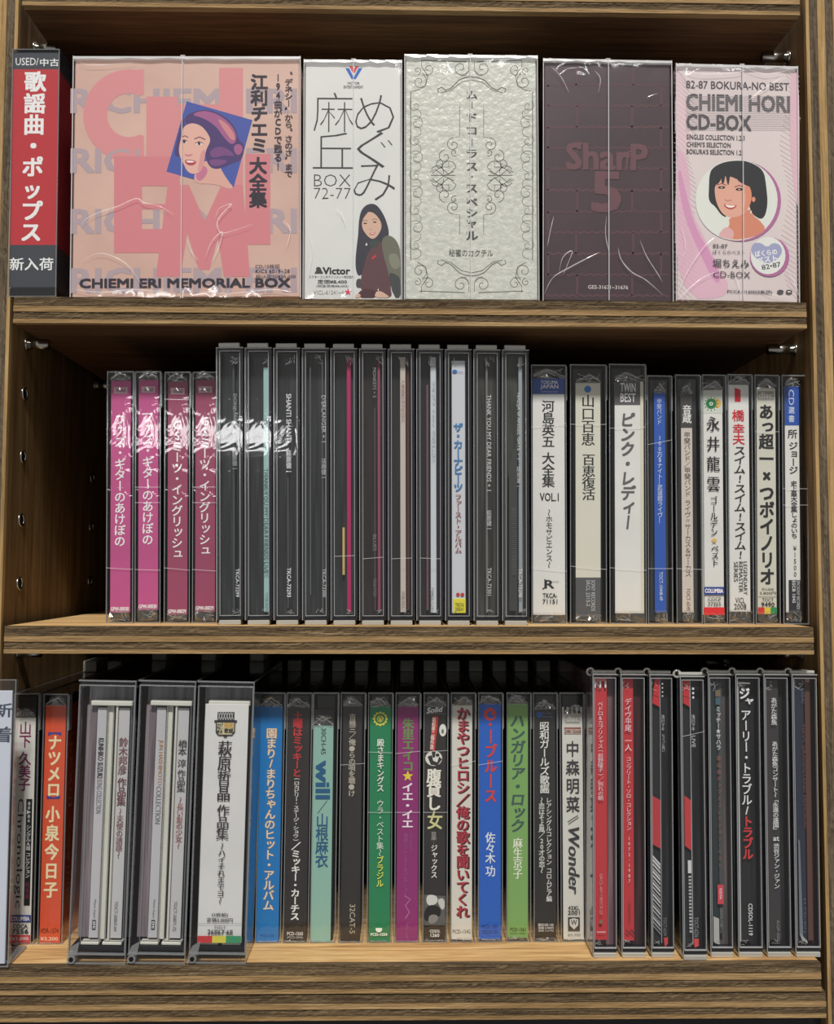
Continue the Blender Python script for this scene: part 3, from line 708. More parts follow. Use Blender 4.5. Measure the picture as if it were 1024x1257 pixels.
def spiral(cx_, cy_, r, turns, a0, dirn=1, n=26):
    return [(cx_+r*(1-i/n*.85)*math.cos(a0+dirn*2*math.pi*turns*i/n), cy_+r*(1-i/n*.85)*math.sin(a0+dirn*2*math.pi*turns*i/n)) for i in range(n+1)]
def arcp(cx_, cy_, rx, ry, a0, a1, n=16):
    return [(cx_+rx*math.cos(math.radians(a0+(a1-a0)*i/n)), cy_+ry*math.sin(math.radians(a0+(a1-a0)*i/n))) for i in range(n+1)]
def d_silver(p):
    p.hold = True; C = cr(3.929, 490, 60); K = (92, 92, 88); K2 = (120, 120, 116)
    def L(pts, w_=1.0, c=K, mx=True, my=False):
        for fx in ((0, 1) if mx else (0,)):
            for fy in ((0, 1) if my else (0,)):
                q = [(700-x if fx else x, 1230-y if fy else y) for x, y in pts]
                p.line(C(q), w_*.8, c)
    L([(56, 1020), (56, 205), (88, 200)], 1.2, my=False); L([(108, 55), (325, 62)], 1.2); L([(100, 1168), (318, 1176)], 1.2)
    for yy in (0, 1):
        q = lambda pts: [(x, 1230-y) for x, y in pts] if yy else pts
        L(q(spiral(98, 158, 38, 1.4, -1.2)), .9); L(q(spiral(88, 105, 20, 1.2, 1.5, -1)), .9); L(q(spiral(140, 98, 32, 1.2, 2.6, -1)), .9); L(q(spiral(298, 92, 38, 1.3, .4)), .9)
        L(q([(108, 55), (108, 85), (140, 130)]), .8); L(q([(88, 200), (128, 180), (138, 130), (120, 100)]), .9); L(q([(336, 60), (336, 105), (320, 128), (295, 130)]), .8)
        L(q([(190, 210), (185, 195), (205, 185), (225, 200), (250, 190), (290, 150), (320, 138), (350, 134)]), 1.5 if not yy else 1.3); L(q([(200, 212), (250, 200), (300, 160), (350, 150)]), 1)
    for i in range(9):
        y = 275+i*84
        L(spiral(78+(i % 2)*6, y, 38 if i % 2 else 30, 1.15, -2.2, 1 if i % 2 else -1), .8, K2); L(arcp(72, y+40, 34, 26, -90, 90), .8, K2)
    L([(292, 275), (292, 425), (270, 428)], .8); L([(292, 895), (292, 800), (270, 798)], .8)
    for yy in (0, 1):
        q = lambda pts: [(x, 1226-y) for x, y in pts] if yy else pts
        L(q(spiral(262, 462, 34, 1.4, -1.5, -1)), 1); L(q(spiral(266, 500, 18, 1.1, 1, 1)), 1); L(q(spiral(222, 520, 34, 1.2, -1.6, -1)), 1)
        L(q(spiral(200, 560, 26, 1.0, -1.4, -1)), 1); L(q(arcp(185, 590, 30, 26, -160, 20)), 1); L(q(arcp(240, 575, 34, 34, -180, 0)), 1)
        L(q([(210, 540), (210, 570), (240, 570), (240, 545)]), 1); L(q([(160, 600), (200, 570), (240, 605), (270, 575)]), 1.1); L(q([(150, 595), (175, 580), (215, 613), (265, 590)]), 1)
    L([(152, 610), (272, 610)], 1.2)
    D = (70, 70, 68); p.hold = False; p.n += 2
    for ch, y, s in (('ム', 222, 44), ('ー', 272, 34), ('ド', 330, 44), ('コ', 394, 44), ('ー', 450, 34), ('ラ', 505, 46), ('ス', 567, 46), ('・', 617, 26), ('ス', 672, 46), ('ペ', 738, 44), ('シ', 792, 44), ('ャ', 840, 42), ('ル', 900, 48)):
        x, y = C([(352, y)])[0]; u, v = p.loc(x, y); k = p.scale(x, y)
        p.glyph(ch, u, v, s*1.28/3.929*k, s*1.15/3.929*k, D, 'M', ch == 'ー')
        if ch not in 'ー・':
            p.line([(x-s*.42/3.929*1.28, y-s*.40/3.929), (x-s*.42/3.929*1.28, y-s*.1/3.929)], .7, D)
    p.h('秘蜜のカクテル', 60+985/3.929, 54, 9, 490+347/3.929, D)
M_SILVER = paper('silver_embossed_cover', (214, 216, 208), (196, 199, 191), 0.32, 330, 0.5)
box_set('silver embossed box set with thin ornamental scrollwork around a vertical title', (496.5, 660, 496, 662), 68.5, .0022, TOP[1], M_SILVER, d_silver, seam=577.5, seed=3)

def d_brick(p):
    C = cr(3.929, 660, 60); LN = (88, 58, 66); T1 = (104, 68, 76)
    rows = [175, 275, 378, 478, 578, 682, 785, 885, 988, 1090, 1190]
    p.hold = True
    for i, y in enumerate(rows):
        p.line(C([(40+7*k, y+4*math.sin(k*1.1+i)) for k in range(0, 86)]), 2.0+(i % 3)*.4, LN)
        y0 = rows[i-1] if i else 85
        xs = (185, 460) if i % 2 == 0 else (50, 595)
        if i in (2, 6, 10): xs = (190, 455)
        for x in xs: p.line(C([(x, y0), (x+2, (y0+y)/2), (x, y)]), 2.6, LN)
    p.hold = False
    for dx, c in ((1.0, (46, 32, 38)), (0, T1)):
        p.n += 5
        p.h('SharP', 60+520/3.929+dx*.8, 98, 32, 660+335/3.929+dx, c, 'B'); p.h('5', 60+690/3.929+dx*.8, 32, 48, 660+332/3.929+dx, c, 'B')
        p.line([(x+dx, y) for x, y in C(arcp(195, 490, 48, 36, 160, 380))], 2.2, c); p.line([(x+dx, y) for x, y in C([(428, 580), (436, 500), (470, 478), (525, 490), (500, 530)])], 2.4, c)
    p.h('GES-31671~31676', 60+1150/3.929, 49, 4.6, 660+340/3.929, (206, 200, 200), 'b')
M_MAROON = paper('maroon_cover', (72, 50, 57), (58, 40, 48), 0.4, 18)
box_set('dark maroon box set with a faint brick pattern and ghostly gothic lettering', (667, 824, 665.5, 827), 74.5, .0032, TOP[1], M_MAROON, d_brick, seam=746.5, seed=4, wrap_glints=[(T_(3.929, 660, 60)(p), w) for p, w in (([(76, 812), (60, 880), (45, 960)], .7), ([(30, 1190), (70, 1110), (150, 1060), (250, 1008), (300, 985)], .7), ([(100, 1090), (120, 1010), (165, 980), (140, 1050), (120, 1095)], .6), ([(330, 810), (325, 900), (345, 1000)], .6), ([(385, 960), (400, 1020), (450, 1080), (520, 1120), (600, 1190)], .8), ([(490, 925), (520, 1000), (570, 1080), (600, 1130)], .7), ([(60, 90), (110, 140), (150, 220)], .6), ([(270, 110), (300, 150), (290, 220)], .6), ([(520, 245), (550, 230), (580, 222)], .5))])

def d_girl(p):
    C = cr(3.929, 820, 60); K = (82, 78, 84)
    LP = (226, 190, 204)
    p.poly(C([(35, 100), (35, 560), (110, 500), (95, 300), (60, 120)]), (224, 200, 206), 2)
    p.poly(C([(35, 480), (35, 1205), (330, 1205), (220, 1000), (150, 860), (105, 760), (110, 640), (80, 500)]), (222, 182, 200), 2)
    p.poly(C([(55, 560), (90, 700), (130, 860), (210, 990), (260, 1110), (230, 1140), (160, 1000), (80, 820), (48, 640)]), (212, 152, 190), 2)
    p.poly(C([(600, 110), (634, 110), (634, 800), (610, 700), (585, 420), (590, 200)]), (222, 186, 198), 2)
    p.n += 1; p.hold = True
    for i in range(46):                            # printed hatching
        y = 90+i*24; p.line(C([(30+(0 if i % 2 else 4), y), (30+70+40*abs(math.sin(i*.21)), y+80)]), .5, (206, 168, 186))
        p.line(C([(560+20*math.sin(i*.3), y-10), (634, y+45)]), .5, (214, 180, 194))
    p.hold = False; p.n += 2
    def T(t, x0, x1, yc, hh, st): p.n += 4; p.h(t, 60+yc/3.929, (x1-x0)/3.929, hh/3.929, 820+(x0+x1)/2/3.929, K, st)
    T('82-87 BOKURA-NO BEST', 88, 584, 178, 38, 'b'); T('CHIEMI HORI', 90, 586, 262, 78, 'B'); T('CD-BOX', 90, 400, 356, 74, 'B')
    p.n += 2; p.hold = True
    for y in range(230, 394, 9): p.line(C([(86, y), (590, y)]), .4, (176, 168, 172))
    p.hold = False; p.n += 1
    T('SINGLES COLLECTION 1.2.3', 90, 370, 428, 24, 'b'); T("CHIEMI'S SELECTION", 90, 302, 463, 24, 'b'); T("BOKURA'S SELECTION 1.2", 90, 354, 498, 24, 'b')
    D = cr(8.533, 850, 180); d = lambda x, y: D([(x, y)])[0]
    x, y = d(500, 572); p.disc(x, y, 428/8.533, 424/8.533, (178, 108, 158), 40)
    x, y = d(462, 562); p.disc(x, y, 430/8.533, 424/8.533, (224, 228, 222), 40)
    HR = (38, 40, 46); SK = (226, 172, 152); SN = (214, 138, 112)
    p.poly(D([(380, 740), (600, 640), (640, 730), (700, 770), (775, 865), (700, 925), (560, 968), (430, 978), (300, 950), (270, 930), (330, 860), (390, 840)]), SN, 1)
    p.poly(D([(330, 850), (385, 845), (440, 900), (420, 978), (300, 950), (268, 928)]), (222, 176, 176), 1)
    p.poly(D([(178, 285), (215, 220), (320, 165), (470, 145), (600, 160), (745, 245), (772, 400), (792, 620), (742, 776), (640, 725), (598, 650), (540, 400), (300, 380), (240, 560), (330, 700), (362, 748), (300, 720), (240, 630), (168, 575), (172, 430)]), HR, 2)
    p.poly(D([(235, 410), (330, 290), (540, 370), (610, 430), (625, 540), (590, 650), (520, 720), (430, 748), (360, 738), (300, 690), (250, 590), (232, 480)]), SK, 2)
    p.poly(D([(540, 400), (610, 430), (625, 540), (590, 650), (530, 700), (560, 560)]), (222, 146, 118), 2)
    for a in ([(300, 250), (350, 260), (330, 400), (300, 380)], [(340, 240), (400, 250), (380, 420), (360, 380)], [(390, 240), (470, 250), (480, 350), (430, 330)], [(440, 240), (580, 260), (620, 430), (540, 400), (460, 350)], [(220, 280), (310, 250), (300, 360), (235, 420)]):
        p.poly(D(a), HR, 2)
    p.disc(*d(640, 555), 2.2, 3.2, (226, 150, 120))
    for ex, ey in ((305, 430), (490, 450)):
        p.disc(*d(ex, ey), 38/8.533, 14/8.533, (54, 32, 32)); p.line(D([(ex-50, ey-24), (ex, ey-42), (ex+50, ey-22)]), .9, (120, 70, 58)); p.disc(*d(ex, ey+2), 10/8.533, 5/8.533, (236, 226, 220))
    p.poly(D([(322, 600), (390, 618), (470, 612), (440, 650), (390, 662), (345, 640)]), (192, 76, 78), 1); p.poly(D([(335, 606), (390, 622), (455, 618), (420, 642), (370, 640)]), (250, 246, 240), 1)
    p.line(D([(340, 555), (365, 570), (410, 560)]), .8, (206, 130, 110)); p.disc(*d(612, 690), 1.0, 2.2, (230, 222, 210))
    x, y = C([(490, 1005)])[0]; p.disc(x, y, 95/3.929, 95/3.929, (178, 108, 158)); x, y = C([(482, 998)])[0]; p.disc(x, y, 84/3.929, 90/3.929, (226, 230, 226))
    p.poly(C([(476, 1040), (420, 1010), (398, 975), (410, 938), (445, 935), (478, 960), (505, 935), (540, 945), (552, 980), (530, 1015)]), (160, 164, 200), 1)
    p.h('ぼくらの', 60+985/3.929, 27, 7, 820+472/3.929, (236, 236, 240), 'B', 8); p.h('ベスト', 60+1016/3.929, 25, 7, 820+476/3.929, (236, 236, 240), 'B', 8); p.h('82•87', 60+1048/3.929, 23.5, 6, 820+497/3.929, K, 'b', 12)
    T('82-87', 216, 286, 952, 18, 'b'); T('ぼくらのベスト', 216, 370, 982, 20, ''); T('堀ちえみ', 216, 390, 1036, 40, 'b'); T('CD-BOX', 218, 396, 1090, 30, ''); T('PCCA-01600(5枚組)', 286, 502, 1173, 20, 'b')
    p.disc(*C([(541, 1173)])[0], 4, 2.6, K); p.disc(*C([(583, 1173)])[0], 4, 2.6, K); p.disc(*C([(583, 1173)])[0], 2, 1.0, (224, 200, 210))
M_PALEP = paper('pale_pink_cover', (224, 214, 212), (216, 202, 204), 0.5, 12)
box_set('pale pink box set with dark headline and a short-haired woman in a white circle', (829, 979, 829.5, 981), 81.5, .0028, TOP[1], M_PALEP, d_girl, seam=911, seed=5, wrap_glints=[(T_(3.929, 820, 60)(p), w) for p, w in (([(40, 95), (150, 128), (330, 120), (360, 100)], .8), ([(370, 100), (470, 128), (600, 105)], .8), ([(380, 260), (470, 190), (600, 115)], .6), ([(60, 110), (110, 170), (150, 200)], .5), ([(40, 1200), (90, 1080), (170, 960), (240, 900)], .6), ([(50, 1205), (160, 1110), (260, 1070)], .6), ([(350, 1210), (330, 1120), (300, 1060)], .5), ([(630, 1200), (600, 1120), (560, 1060)], .6), ([(620, 1205), (500, 1190), (420, 1150)], .5), ([(60, 850), (80, 950), (60, 1050)], .5))])

# ------------------------------------------------------------------ row two
T2 = TOP[2]; YA = .024
G_PINK = 'pink spines on the middle shelf'; G_TALL = 'tall clear cases on the middle shelf'; G_R2 = 'pale spines on the middle shelf'
Wt = (238, 234, 236); P1 = (198, 84, 144); P2 = (160, 70, 104); KK = (40, 40, 42)
def pinkspine(label, quad, yt, col, t, code, y0, y1, seed, tape, c0, cz):
    items = [('rect', -8.5, 8.5, c0+8, c0+16, (206, 170, 178)), ('h', 'Vivid', c0+12, 11, 5, 0, (120, 90, 110), 'b')]
    items += [('v', t, y0, y1, 13, -.3, Wt, 'b'), ('h', code, cz-4.5, 22, 4.6, 0, Wt, 'B')]
    return spine_case(label, G_PINK, quad, yt, YA, T2, (-12, 12.5, c0, cz, col), items, seed, paper('pink_card', col, tuple(int(v*.93) for v in col), .5, 40), tape=tape)
pinkspine('bright pink spine standing at the left end of the middle row', (131.8, 164, 129.7, 163.5), 456, P1, 'ファズ・ギターのあけぼの', 'GPW-00030', 508, 671, 11, [(697, 699)], 467, 752)
pinkspine('bright pink spine second from the left in the middle row', (166.2, 197.3, 165, 197), 456, P1, 'ファズ・ギターのあけぼの', 'GPW-00030', 505, 669, 12, [(598, 598), (617, 617), (699, 700)], 466, 749)
pinkspine('dusky pink spine with white lettering, third case from the left of the middle row', (202, 233.9, 201.2, 232.8), 456.5, P2, 'GSミーツ・イングリッシュ', 'GPW-00029', 515, 686, 13, [(490, 491), (697, 700)], 468, 755)
pinkspine('dusky pink spine partly hidden by the first tall clear case', (236.6, 267, 235.6, 266.4), 456.5, P2, 'GSミーツ・イングリッシュ', 'GPW-00029', 510, 682, 14, [(598, 598), (617, 617), (699, 701)], 466, 751)

g1 = (176, 180, 182); g2 = (150, 154, 156)
def D_(i, label, strip, items, seed, tint=None, tape=None, ring=(4.2, 4.0)):
    l = 265+35.15*i; r = l+33.6
    tall_case(label, G_TALL, (l, r, l+.6, r+.6), 420.5+i*.28, .0105, T2, strip, items, seed, tint=tint, ring_in=ring, tape=tape)
YS = 0.0042
D_(0, 'tall clear case with faint grey title, leftmost of the tall ones beside the pink spines', [(1.5, 4.5, 440, 753, (70, 74, 78), YS)], [('r', 'DONJUAN + 1', 482, 529, 5, 5, g1), ('v', '萩原健一', 551, 578, 5.6, 5, g1), ('r', 'TKCA-73299', 698, 733, 4.2, 8.2, (215, 218, 218), 'b')], 21)
D_(1, 'tall clear case with a mint green strip, second of the tall ones', [(4.9, 12.2, 449, 752, (158, 198, 194), YS)], [('v', '萩原健一', 513, 547, 5.6, 8.4, (60, 70, 72)), ('r', 'THANK YOU MY DEAR FRIENDS LIVE', 574, 704, 5.4, 8.4, (60, 84, 86)), ('r', 'TKCA-73298', 727, 751, 3.6, 8.8, (100, 120, 120))], 22)
D_(2, 'tall clear case with bold white title letters, right of the mint strip', [], [('r', 'SHANTI SHANTI', 482, 542, 6, 1.5, (226, 228, 228), 'b'), ('v', '萩原健一', 552, 582, 6.2, 1.5, (222, 224, 224), 'b'), ('line', [(.5, 585), (.5, 746)], .8, (96, 100, 100)), ('r', 'TKCA-73293', 697, 733, 4.8, 1.5, (226, 228, 228), 'b')], 23)
D_(3, 'tall clear case with thin white title at its right edge, fourth of the tall ones', [], [('r', "D'ERLANGER + 1", 484, 542, 5, 9.4, (206, 208, 208)), ('v', '萩原健一', 562, 589, 5.6, 9.4, (200, 202, 202)), ('line', [(8, 440), (8, 750)], .8, (110, 114, 114)), ('line', [(-7, 450), (-7, 730)], .7, (120, 126, 120)), ('r', 'TKCA-73300', 698, 733, 4.4, 9.8, (206, 208, 208))], 24)
D_(4, 'tall clear case holding a magenta sleeve with a small yellow tag', [(2.6, 7.8, 436, 752, (176, 40, 96), YS), (-3.2, -.2, 647, 706, (206, 176, 112), .0050)], [], 25, tape=[(683, 682)])
D_(5, 'tall clear case with a thin dusky pink line, sixth of the tall ones', [(5.6, 9.0, 436, 750, (150, 74, 104), YS)], [('line', [(2.2, 500), (2.2, 750)], .8, (110, 92, 98)), ('r', 'MONKEYS + 5', 450, 487, 4, 2, (150, 150, 152)), ('r', 'BLUES', 656, 676, 4, 2, (130, 130, 130)), ('r', 'TKCA-71524', 710, 732, 4, 2, (120, 120, 120))], 26, paper('smoky_tray_brown', (56, 50, 48), (36, 32, 31), .3, 60, stretch=(8, 1, .35)), tape=[(686, 684)])
D_(6, 'tall clear case holding a cream sleeve spine', [(-1.6, 5.2, 436, 752, (200, 190, 180), YS), (6.6, 9.6, 436, 750, (92, 56, 50), .0052)], [('r', 'RANDO TV LIVE', 466, 512, 4, 2, (170, 120, 110)), ('r', 'SRCL-1231', 726, 746, 3.6, 2, (120, 100, 96))], 27, paper('smoky_tray_b2', (54, 52, 52), (36, 35, 35), .3, 60, stretch=(8, 1, .35)), tape=[(746-60, 685)])
D_(7, 'tall clear case holding a white sleeve with faint blue-grey print', [(.8, 8.0, 436, 753, (206, 212, 216), YS), (-4.4, -1.6, 470, 750, (110, 84, 90), .0052)], [('r', 'ライブ・トゥ・やさしさ', 466, 562, 4.4, 4.6, (120, 140, 160)), ('r', 'MHCL-134', 722, 748, 3.8, 2.6, (120, 126, 130))], 28, paper('smoky_tray_b3', (50, 46, 52), (32, 30, 36), .3, 60, stretch=(8, 1, .35)), tape=[(745-60, 686)])
D_(8, 'tall case with a white spine, blue title and yellow foot label', [(-8.2, 8.6, 441, 753, (206, 210, 214), .0030), (-6.6, 8.8, 735, 753, (226, 216, 60), .0028)], [('v', 'ザ・カーナビーツ', 518, 603, 11, -.2, (60, 130, 186), 'B'), ('v', 'ファースト・アルバム', 606, 679, 8, -.2, (150, 80, 72), 'b'), ('disc', -.8, 730, 2.3, 2.2, (190, 54, 54)), ('disc', 4.6, 730, 2.3, 2.2, (190, 54, 54)), ('disc', -4.4, 454.5, 3, 2, (40, 110, 190)), ('line', [(-4, 454.5), (6, 456)], .6, (60, 120, 180)), ('h', 'TECN', 742.5, 10.4, 4.2, .9, KK), ('h', '20541', 748, 10.4, 4.2, .9, KK)], 29, M_NAVY)
for o_ in (): pass
D_(9, 'tall clear smoky case with a long white capital-letter title, tenth of the tall ones', [(-1.2, 1.6, 436, 752, (112, 116, 112), YS)], [('r', 'THANK YOU MY DEAR FRIENDS + 1', 483, 602, 5.4, 2.6, (214, 216, 214)), ('v', '萩原健一', 626, 652, 5.8, 2.6, (206, 208, 206)), ('r', 'TKCA-73301', 697, 731, 5, 2.8, (206, 208, 206))], 30, paper('smoky_tray_b4', (84, 84, 78), (44, 44, 40), .3, 60, stretch=(7, 1, .4)))
D_(10, 'tall clear case right beside the white spine with the blue label top', [(4.4, 9.2, 436, 752, (156, 164, 168), YS)], [('r', 'NADJA III ANGEL GATE + 1', 481, 563, 4.6, 3.6, (206, 208, 206)), ('v', '萩原健一', 572, 600, 5.4, 3.6, (196, 198, 196)), ('r', 'TKCA-73298', 698, 733, 4.8, 6.0, (226, 228, 226)), ('poly', [(-8, 570), (-8, 750), (2, 750), (2, 540)], (62, 64, 62))] + [('line', [(-5, 624+i*2.6), (1, 624+i*2.6)], .7, (96, 98, 96)) for i in range(32)], 31, paper('smoky_tray_b5', (88, 90, 86), (48, 49, 46), .3, 60, stretch=(7, 1, .4)))

CR = (216, 214, 204)
M_WC = paper('white_spine_card', (226, 226, 222), (216, 216, 212), .55, 30); M_CC = paper('cream_spine_card', (214, 212, 198), (204, 202, 188), .55, 30)
spine_case('thick white spine with a blue band at the top and small roman volume mark', G_R2, (651.7, 695.4, 653, 696), 447.8, YA, T2, (-19.6, 19.8, 464, 755, (226, 226, 222)),
  [('rect', -19.6, 19.8, 464, 483.5, (52, 84, 160)), ('h', 'TOKUMA', 469, 21, 4.4, 1, Wt, 'b'), ('h', 'JAPAN', 475, 22, 6.4, 1, Wt, 'b'), ('h', 'COMMUNICATIONS', 480.8, 21, 2, 1, (190, 200, 225)),
   ('v', '河島英五', 491, 549, 14.5, -.5, KK, 'm'), ('v', '大全集', 555, 598, 14.5, -.5, KK, 'm'), ('h', 'VOL.1', 610, 23, 10, .5, KK, 'm'), ('v', '〜ホモサピエンス〜', 625, 697, 8, .2, KK, ''),
   ('line', [(-5, 711), (-5, 721), (-8, 723)], 1.6, KK), ('h', 'R', 717, 11, 10, .5, KK, 'm'), ('h', 'JAPAN RECORD', 714.3, 12, 1.6, 6, KK), ('h', 'TKCA-', 731, 17.6, 5.4, 1, KK, 'b'), ('h', '71151', 738.4, 18, 5.4, 1, KK, 'b')], 41, M_WC, tape=[(524, 520), (697, 701)])
spine_case('thick cream spine with a blue dot at the top and dark foot', G_R2, (700, 744.4, 700, 745.2), 447.5, YA, T2, (-15.4, 15.2, 470, 757, (84, 86, 88)),
  [('rect', -15.4, 15.2, 470, 709, (212, 210, 196)), ('disc', -.4, 477.5, 4.3, 4.3, (50, 116, 184)), ('v', '山口百恵', 484, 547, 15.5, 0, KK, 'm'), ('v', '百恵復活', 557, 614, 15, .6, KK, 'm'),
   ('r', 'SONY RECORDS', 712, 750, 4.8, 6, (196, 200, 200)), ('r', 'SRCL 2315-2', 712, 744, 4.8, -.2, (196, 200, 200))], 42, tape=[(521, 521), (695, 699)])
spine_case('thick off-white spine with a grey square at the top and a slanted bold title', G_R2, (747.7, 792.7, 748.7, 794), 447, YA, T2, (-15.5, 20, 468, 753, (224, 224, 220)),
  [('rect', -15.5, 16, 468, 497, (88, 88, 90)), ('rect', 16, 20, 468, 753, (212, 208, 190)), ('h', 'TWIN', 475.5, 18.5, 10.5, 1, Wt, 'b'), ('h', 'BEST', 488, 18.5, 10.5, 1, Wt, 'b'), ('v', 'ピンク・レディー', 506, 650, 16.5, .4, (96, 96, 98), 'B', 0, .5, .12)], 43, M_WC, tape=[(526, 524), (697, 700)])
BL = (44, 88, 176)
spine_case('slim blue spine with tiny white lettering on the middle shelf', G_R2, (794.3, 824.8, 796, 826.5), 461, YA, T2, (-6.6, 7.3, 482, 752, BL),
  [('v', '甲斐バンド', 489, 521, 5.8, 0, (200, 212, 236)), ('v', '100万$ナイト—武道館ライヴ—', 534, 642, 6, .4, (216, 224, 240)), ('r', 'TOCT-10448-49', 702, 737, 4.2, 1, (210, 220, 240))], 44, tray=M_GREYTRAY, tape=[(546, 540), (698, 698)])
spine_case('slim beige spine with a grey header in a crinkled clear wrapper', G_R2, (829, 859.8, 830.8, 863), 460, YA, T2, (-8.4, 5.4, 483, 752, (206, 196, 186)),
  [('rect', -8.4, 5.4, 483, 525, (66, 66, 66)), ('v', '音蔵', 497, 519, 10.5, -1, (228, 228, 226), 'b'), ('v', '甲斐バンド／甲斐バンド ライヴ〃サーカス＆サーカス', 530, 708, 7.4, -1, (92, 84, 80), ''), ('r', 'TOCT-6549', 722, 750, 4.4, -1, (110, 100, 96))], 45, tray=M_GREYTRAY, tape=[(698, 699)])
spine_case('white spine with a green flower-like emblem, gold star and red foot', G_R2, (861.3, 892, 865, 893), 460, YA, T2, (-15.2, 10.6, 478.5, 755, (226, 226, 222)),
  [('rect', -15.2, 10.6, 478.5, 507, (206, 212, 202)), ('disc', -2.2, 496, 8.6, 7.8, (226, 226, 210)), ('disc', 3.2, 495, 5.6, 5.6, (220, 178, 90)), ('disc', -3.4, 495.4, 6.6, 6.4, (40, 120, 76)), ('disc', -3.4, 495.4, 2.3, 2.3, (214, 224, 206)), ('disc', -3.4, 495.4, 1, 1, (40, 120, 76))]
  + [('line', [(-3.4+7.2*math.cos(a), 495.4+7*math.sin(a)), (-3.4+8.8*math.cos(a), 495.4+8.6*math.sin(a))], .9, (40, 120, 76)) for a in [i*math.pi/6 for i in range(12)]]
  + [('v', '永井龍雲', 508, 606, 15, -1.6, KK, 'm'), ('v', 'ゴールデン', 609, 658, 8.6, -1.4, KK, 'm'), ('star', -1.2, 663.5, 4.2, (212, 170, 70)), ('v', 'ベスト', 669, 695, 8.8, -.4, KK, 'm'), ('rect', -14.8, 10.6, 720.5, 730, (40, 66, 140)), ('h', 'COLUMBIA', 725.2, 22, 5, -2, Wt, 'B'), ('h', 'COCP', 735.4, 16, 4.8, -1.6, KK), ('h', '37465', 741.3, 16, 4.6, -1.6, KK), ('rect', -14.8, 10.6, 745.5, 755, (206, 46, 52))], 46, M_WC)
spine_case('white spine with a red bookmark shape, red characters above black ones', G_R2, (893, 923.6, 895.7, 925.8), 459.5, YA, T2, (-15, 11.4, 472, 751, (226, 226, 222)),
  [('poly', [(-6, 476), (-6, 490), (-3, 493), (-3, 492), (1, 492), (1, 479), (-3, 479)], (206, 34, 46)), ('rect', -6, 1.2, 476, 493, (206, 34, 46)), ('poly', [(-6.5, 475.8), (1.5, 475.8), (1.5, 478.5), (-2.2, 476.8)], (226, 226, 222)), ('v', '橋', 503, 517, 14, -2, (206, 40, 50), 'b'), ('v', '幸夫', 520, 545.5, 14, -1.6, (206, 40, 50), 'b'), ('v', 'スイム!スイム!スイム!', 547, 687, 13.5, -.4, KK, 'b', 0, .5, .1),
   ('r', 'LEGENDARY', 689.5, 730, 4.8, 5.2, KK), ('r', 'REMASTER', 689.5, 727, 4.8, -.4, KK), ('r', 'SERIES', 689.5, 714, 4.8, -6.4, KK), ('h', 'VICL', 737, 11.5, 6.6, -1.4, KK), ('h', '2008', 744.6, 15, 6.8, -1.4, KK)], 47, M_WC)
spine_case('cream spine with very bold black lettering and a red, yellow and green foot', G_R2, (926.4, 956.5, 928, 958.6), 460.3, YA, T2, (-12.3, 11, 476, 754, (218, 214, 198)),
  [('rect', -10.6, 8.8, 480, 491, (150, 148, 140)), ('h', 'disc', 484.8, 17, 6.6, -1, CR, 'B'), ('h', 'DIGITAL AUDIO', 489.6, 17, 1.9, -1, CR), ('v', 'あっ超', 496, 551, 16.5, -.6, KK, 'B'), ('v', '一', 553, 573, 16, -.6, KK, 'B'), ('v', '×つボイノリオ', 574, 718, 17, -.4, KK, 'B'),
   ('h', '税込価格', 723.4, 15, 3.4, 0, (110, 110, 104)), ('h', '2,800円', 728.3, 20, 3.8, 0, KK), ('line', [(-12, 732.5), (11, 732.5)], .5, (120, 120, 110)), ('h', 'TOCT', 736.4, 14, 4.2, 0, KK), ('h', '9490', 742.2, 16, 5.2, 0, KK, 'b'), ('rect', -12, -4.4, 745.5, 754, (204, 50, 50)), ('rect', -4.4, 3.2, 745.5, 754, (214, 196, 70)), ('rect', 3.2, 11, 745.5, 754, (46, 140, 84))], 48, M_CC, tape=[(530, 530)])
def t_rot(y): return y
spine_case('slim white spine with a blue top label and a dark foot, against the right wall', G_R2, (959.7, 990.9, 962, 993.5), 460.5, YA, T2, (-11.6, 6, 474, 752, (222, 222, 218)),
  [('rect', -11.6, 6, 474, 522, (44, 84, 170)), ('r', 'CD', 478, 497, 6.6, -3.4, (206, 216, 236)), ('v', '選書', 498, 519, 7, -3.4, (206, 216, 236), 'b'), ('v', '所', 527, 538, 11, -2.4, KK, 'b'), ('v', 'ジョージ', 542, 582, 10.5, -1.6, KK, 'b'), ('v', '史上最大全集しょのいち', 590, 661, 7.4, -1.2, KK, 'b'), ('v', '¥1500', 669, 709, 6.4, -.6, KK), ('rect', -8.6, 6, 712, 752, (44, 46, 54)), ('r', 'EPIC/SONY RECORDS', 713, 748, 3.8, 3, (206, 206, 206)), ('r', 'ESCB 1045', 713, 740, 3.8, -2.4, (216, 216, 216), 'b')], 49, tape=[(600, 600), (620, 620)])

